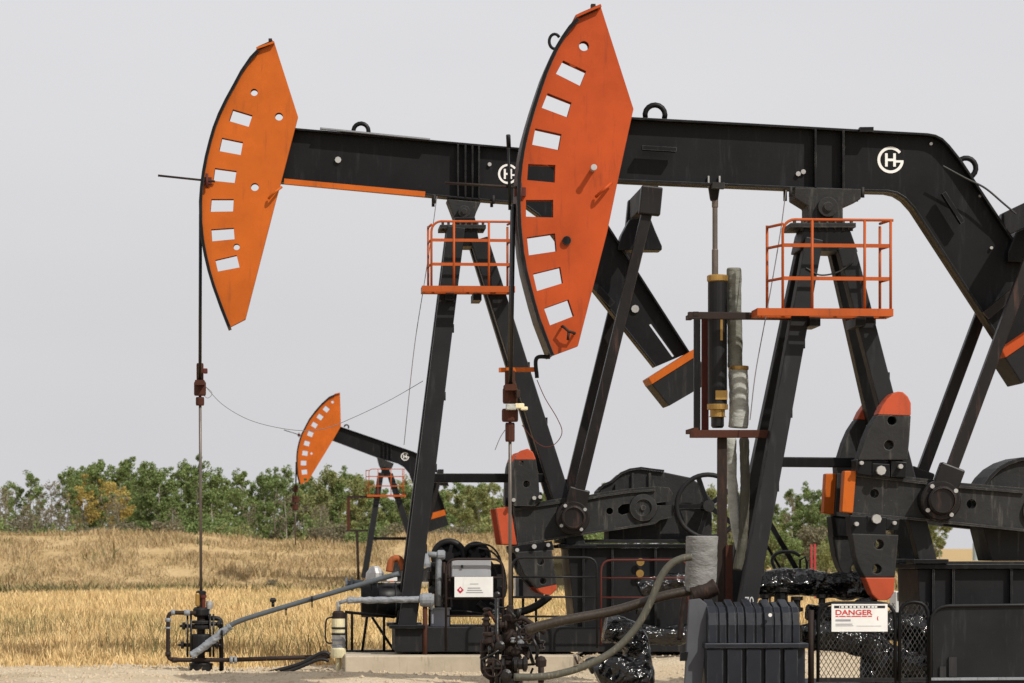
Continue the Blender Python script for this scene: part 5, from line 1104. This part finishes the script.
MB().tube(T3(PB, [(811, 610), (811, 690)], -1.5), .035, 10).thing('guard_post', 'rust_dark', 'rusty post between the ribbed chest and the left mesh guard', 'post')
r, rect, txt, poly = sign(PB, 831.5, 604, 887.5, 631.5, -1.62, 'danger_sign', 'white sign reading DANGER in red, fixed to the mesh guard')
rect(.045, .845, .91, .095, 'ink', 'header_bar')
for fx, fw in ((.135, .015), (.17, .05), (.24, .05), (.32, .045), (.385, .05), (.46, .05), (.53, .045), (.60, .015), (.64, .05), (.71, .05), (.77, .045)): rect(fx, .862, fw, .06, 'white', 'header_mark', .001)
txt('DANGER', .07, .60, .66, .19, 'red'); rect(.07, .535, .65, .035, 'red', 'red_text_line', .001)
for fx, fw in ((.12, .012), (.25, .012), (.34, .012), (.52, .012), (.63, .012)): rect(fx, .53, fw, .045, 'white', 'text_gap', .002)
rect(.07, .375, .27, .07, 'greyink', 'grey_text_line', .001)
for i, (y, w_) in enumerate(((.26, .30), (.20, .32))): rect(.07, y, w_, .025, 'greyink', 'grey_text_line', .001)
rect(.44, .195, .45, .012, 'greyink', 'grey_text_line', .001)
cr_ = [(.84+.030*math.cos(t), .48+.085*math.sin(t)) for t in np.linspace(1.9, 4.4, 12)]+[(.845+.018*math.cos(t), .48+.07*math.sin(t)) for t in np.linspace(4.3, 2.0, 12)]
poly(cr_, 'crimson', 'crescent_mark')
pg = thing('panel_guard', PB.w(931, 690, -1.6), 'dark grey sheet panel with a rounded top corner before the near pumpjack\'s pedestal', 'guard panel')
fr = corner(T3(PB, [(931, 690), (931, 606), (1120, 604)], -1.6), .20)
MB().tube(fr+[PB.w(1120, 690, -1.6)], .020, 8).build('frame', 'pedestal', pg)
MB().bar(PB.w(931, 679, -1.6), PB.w(1120, 678, -1.6), .03, .04).build('lower_bar', 'galv', pg)
uzp = PB.uz([(933, 690), (933, 620), (935, 612), (940, 608), (948, 607), (1119, 606), (1119, 690)], -1.58)
LB().prism(uzp, -1.585, -1.57).build('sheet', 'pedestal', pg)
LB().box((PB.pt(953, 670, -1.62).x, -1.60, PB.pt(953, 667, -1.62).z), (.09, .03, .22)).box((PB.pt(943, 670, -1.62).x, -1.60, PB.pt(943, 672, -1.62).z), (.07, .03, .12)).build('cut_out', 'ink', pg)
wbx = thing('white_tank', PB.w(908, 650, 2.6), 'white panel sided tank behind the narrow mesh guard', 'tank')
LB().box((PB.pt(909, 610, 2.6).x, 2.6, PB.pt(909, 605, 2.6).z), (.42, .4, .34)).build('body', 'white', wbx, .01); LB().box((PB.pt(909, 610, 2.6).x, 2.6, PB.pt(909, 625, 2.6).z), (.40, .36, .40)).build('base', 'pedestal', wbx)
q = PB.w(900, 594, 2.38); MB().box(q, (.02, .02, .10)).build('mark', 'ink', wbx)
bl = thing('blower', PB.w(781, 640, -.1), 'dark flanged fitting under the level plastic wrapped pipe, behind the ribbed chest', 'fitting')
q = PB.w(781, 605, -.15); MB().lathe(q, [(.11, -.16), (.11, -.12), (.07, -.11), (.07, -.03), (.13, -.02), (.13, .03), (.08, .04), (.08, .14), (.12, .15), (.12, .2)], 'z', 18).build('flange_stack', 'oily', bl, .004)
MB().tube(T3(PB, [(770, 597), (770, 640)], -.2), .014).tube(T3(PB, [(792, 597), (792, 640)], -.2), .014).build('stud_bolt', 'rust_dark', bl)
MB().tube(smoothline(T3(PB, [(776, 571), (772, 560), (778, 553), (792, 552), (800, 556)], .6)), .02, 8).thing('black_cable', 'blackwire', 'black cable arching above the level plastic wrapped pipe', 'cable')
MB().lathe(PB.w(782, 574, .7), [(.16, -.06), (.14, .0), (.07, .05)], 'z', 14).thing('filter_dome', 'black', 'low black dome just above the level plastic wrapped pipe', 'filter')
for p, lab in (((768, 520, 798, 572), 'black strut sloping down to the right just right of the near pumpjack\'s front leg'), ((764, 541, 783, 573), 'thinner black strut sloping beside a longer one right of the near pumpjack\'s front leg')):
    MB().bar(PB.w(*p[:2], 1.2), PB.w(*p[2:], 1.2), .06 if p[0] == 768 else .03, .06).thing('brace_strut', 'black', lab, 'strut')
MB().tube(T3(PB, [(800, 590), (800, 560), (805, 557), (807, 562), (807, 590)], .9), .016, 8).thing('hose_hook', 'blackwire', 'thin black hooped rod left of the red post', 'hook')
# ------------------------------------------------------------------ far odds and ends
rp_ = thing('marker_post', W(813, 592, 95), 'red post standing in the far field on the right', 'post')
MB().box(W(811.5, 570, 95), (.06, .08, 1.6)).box(W(815, 574, 95), (.06, .08, 1.9)).build('post', 'redpost', rp_)
MB().box(W(813, 562, 95), (.2, .03, .06)).build('cross_plate', 'redpost', rp_)
sb = thing('grain_bin', W(976, 560, 420), 'pale blue grey storage bin far off at the right horizon', 'storage bin')
q = W(976.5, 552, 420); MB().lathe((q.x, q.y, 0), [(.55, 0), (.55, 2.2), (.5, 2.5), (.1, 2.8)], n=20).build('bin_wall', 'silo', sb)
fC = thing('support_frame', PC.w(357, 578, -.3), 'thin rusty frame standing at the left of the small far pumpjack', 'frame')
for p, w_, mt in (((347, 497, 379, 496.5), 2.4, 'rust_dark'), ((348.5, 497, 348.5, 531), 3, 'rust'), ((347, 530.5, 368, 530.5), 2, 'rust_dark'), ((357, 531, 358.5, 580), 2.6, 'rust_dark')):
    MB().bar(PC.w(*p[:2], -.3), PC.w(*p[2:], -.3), w_/23.3, .1).build('frame_bar', mt, fC)
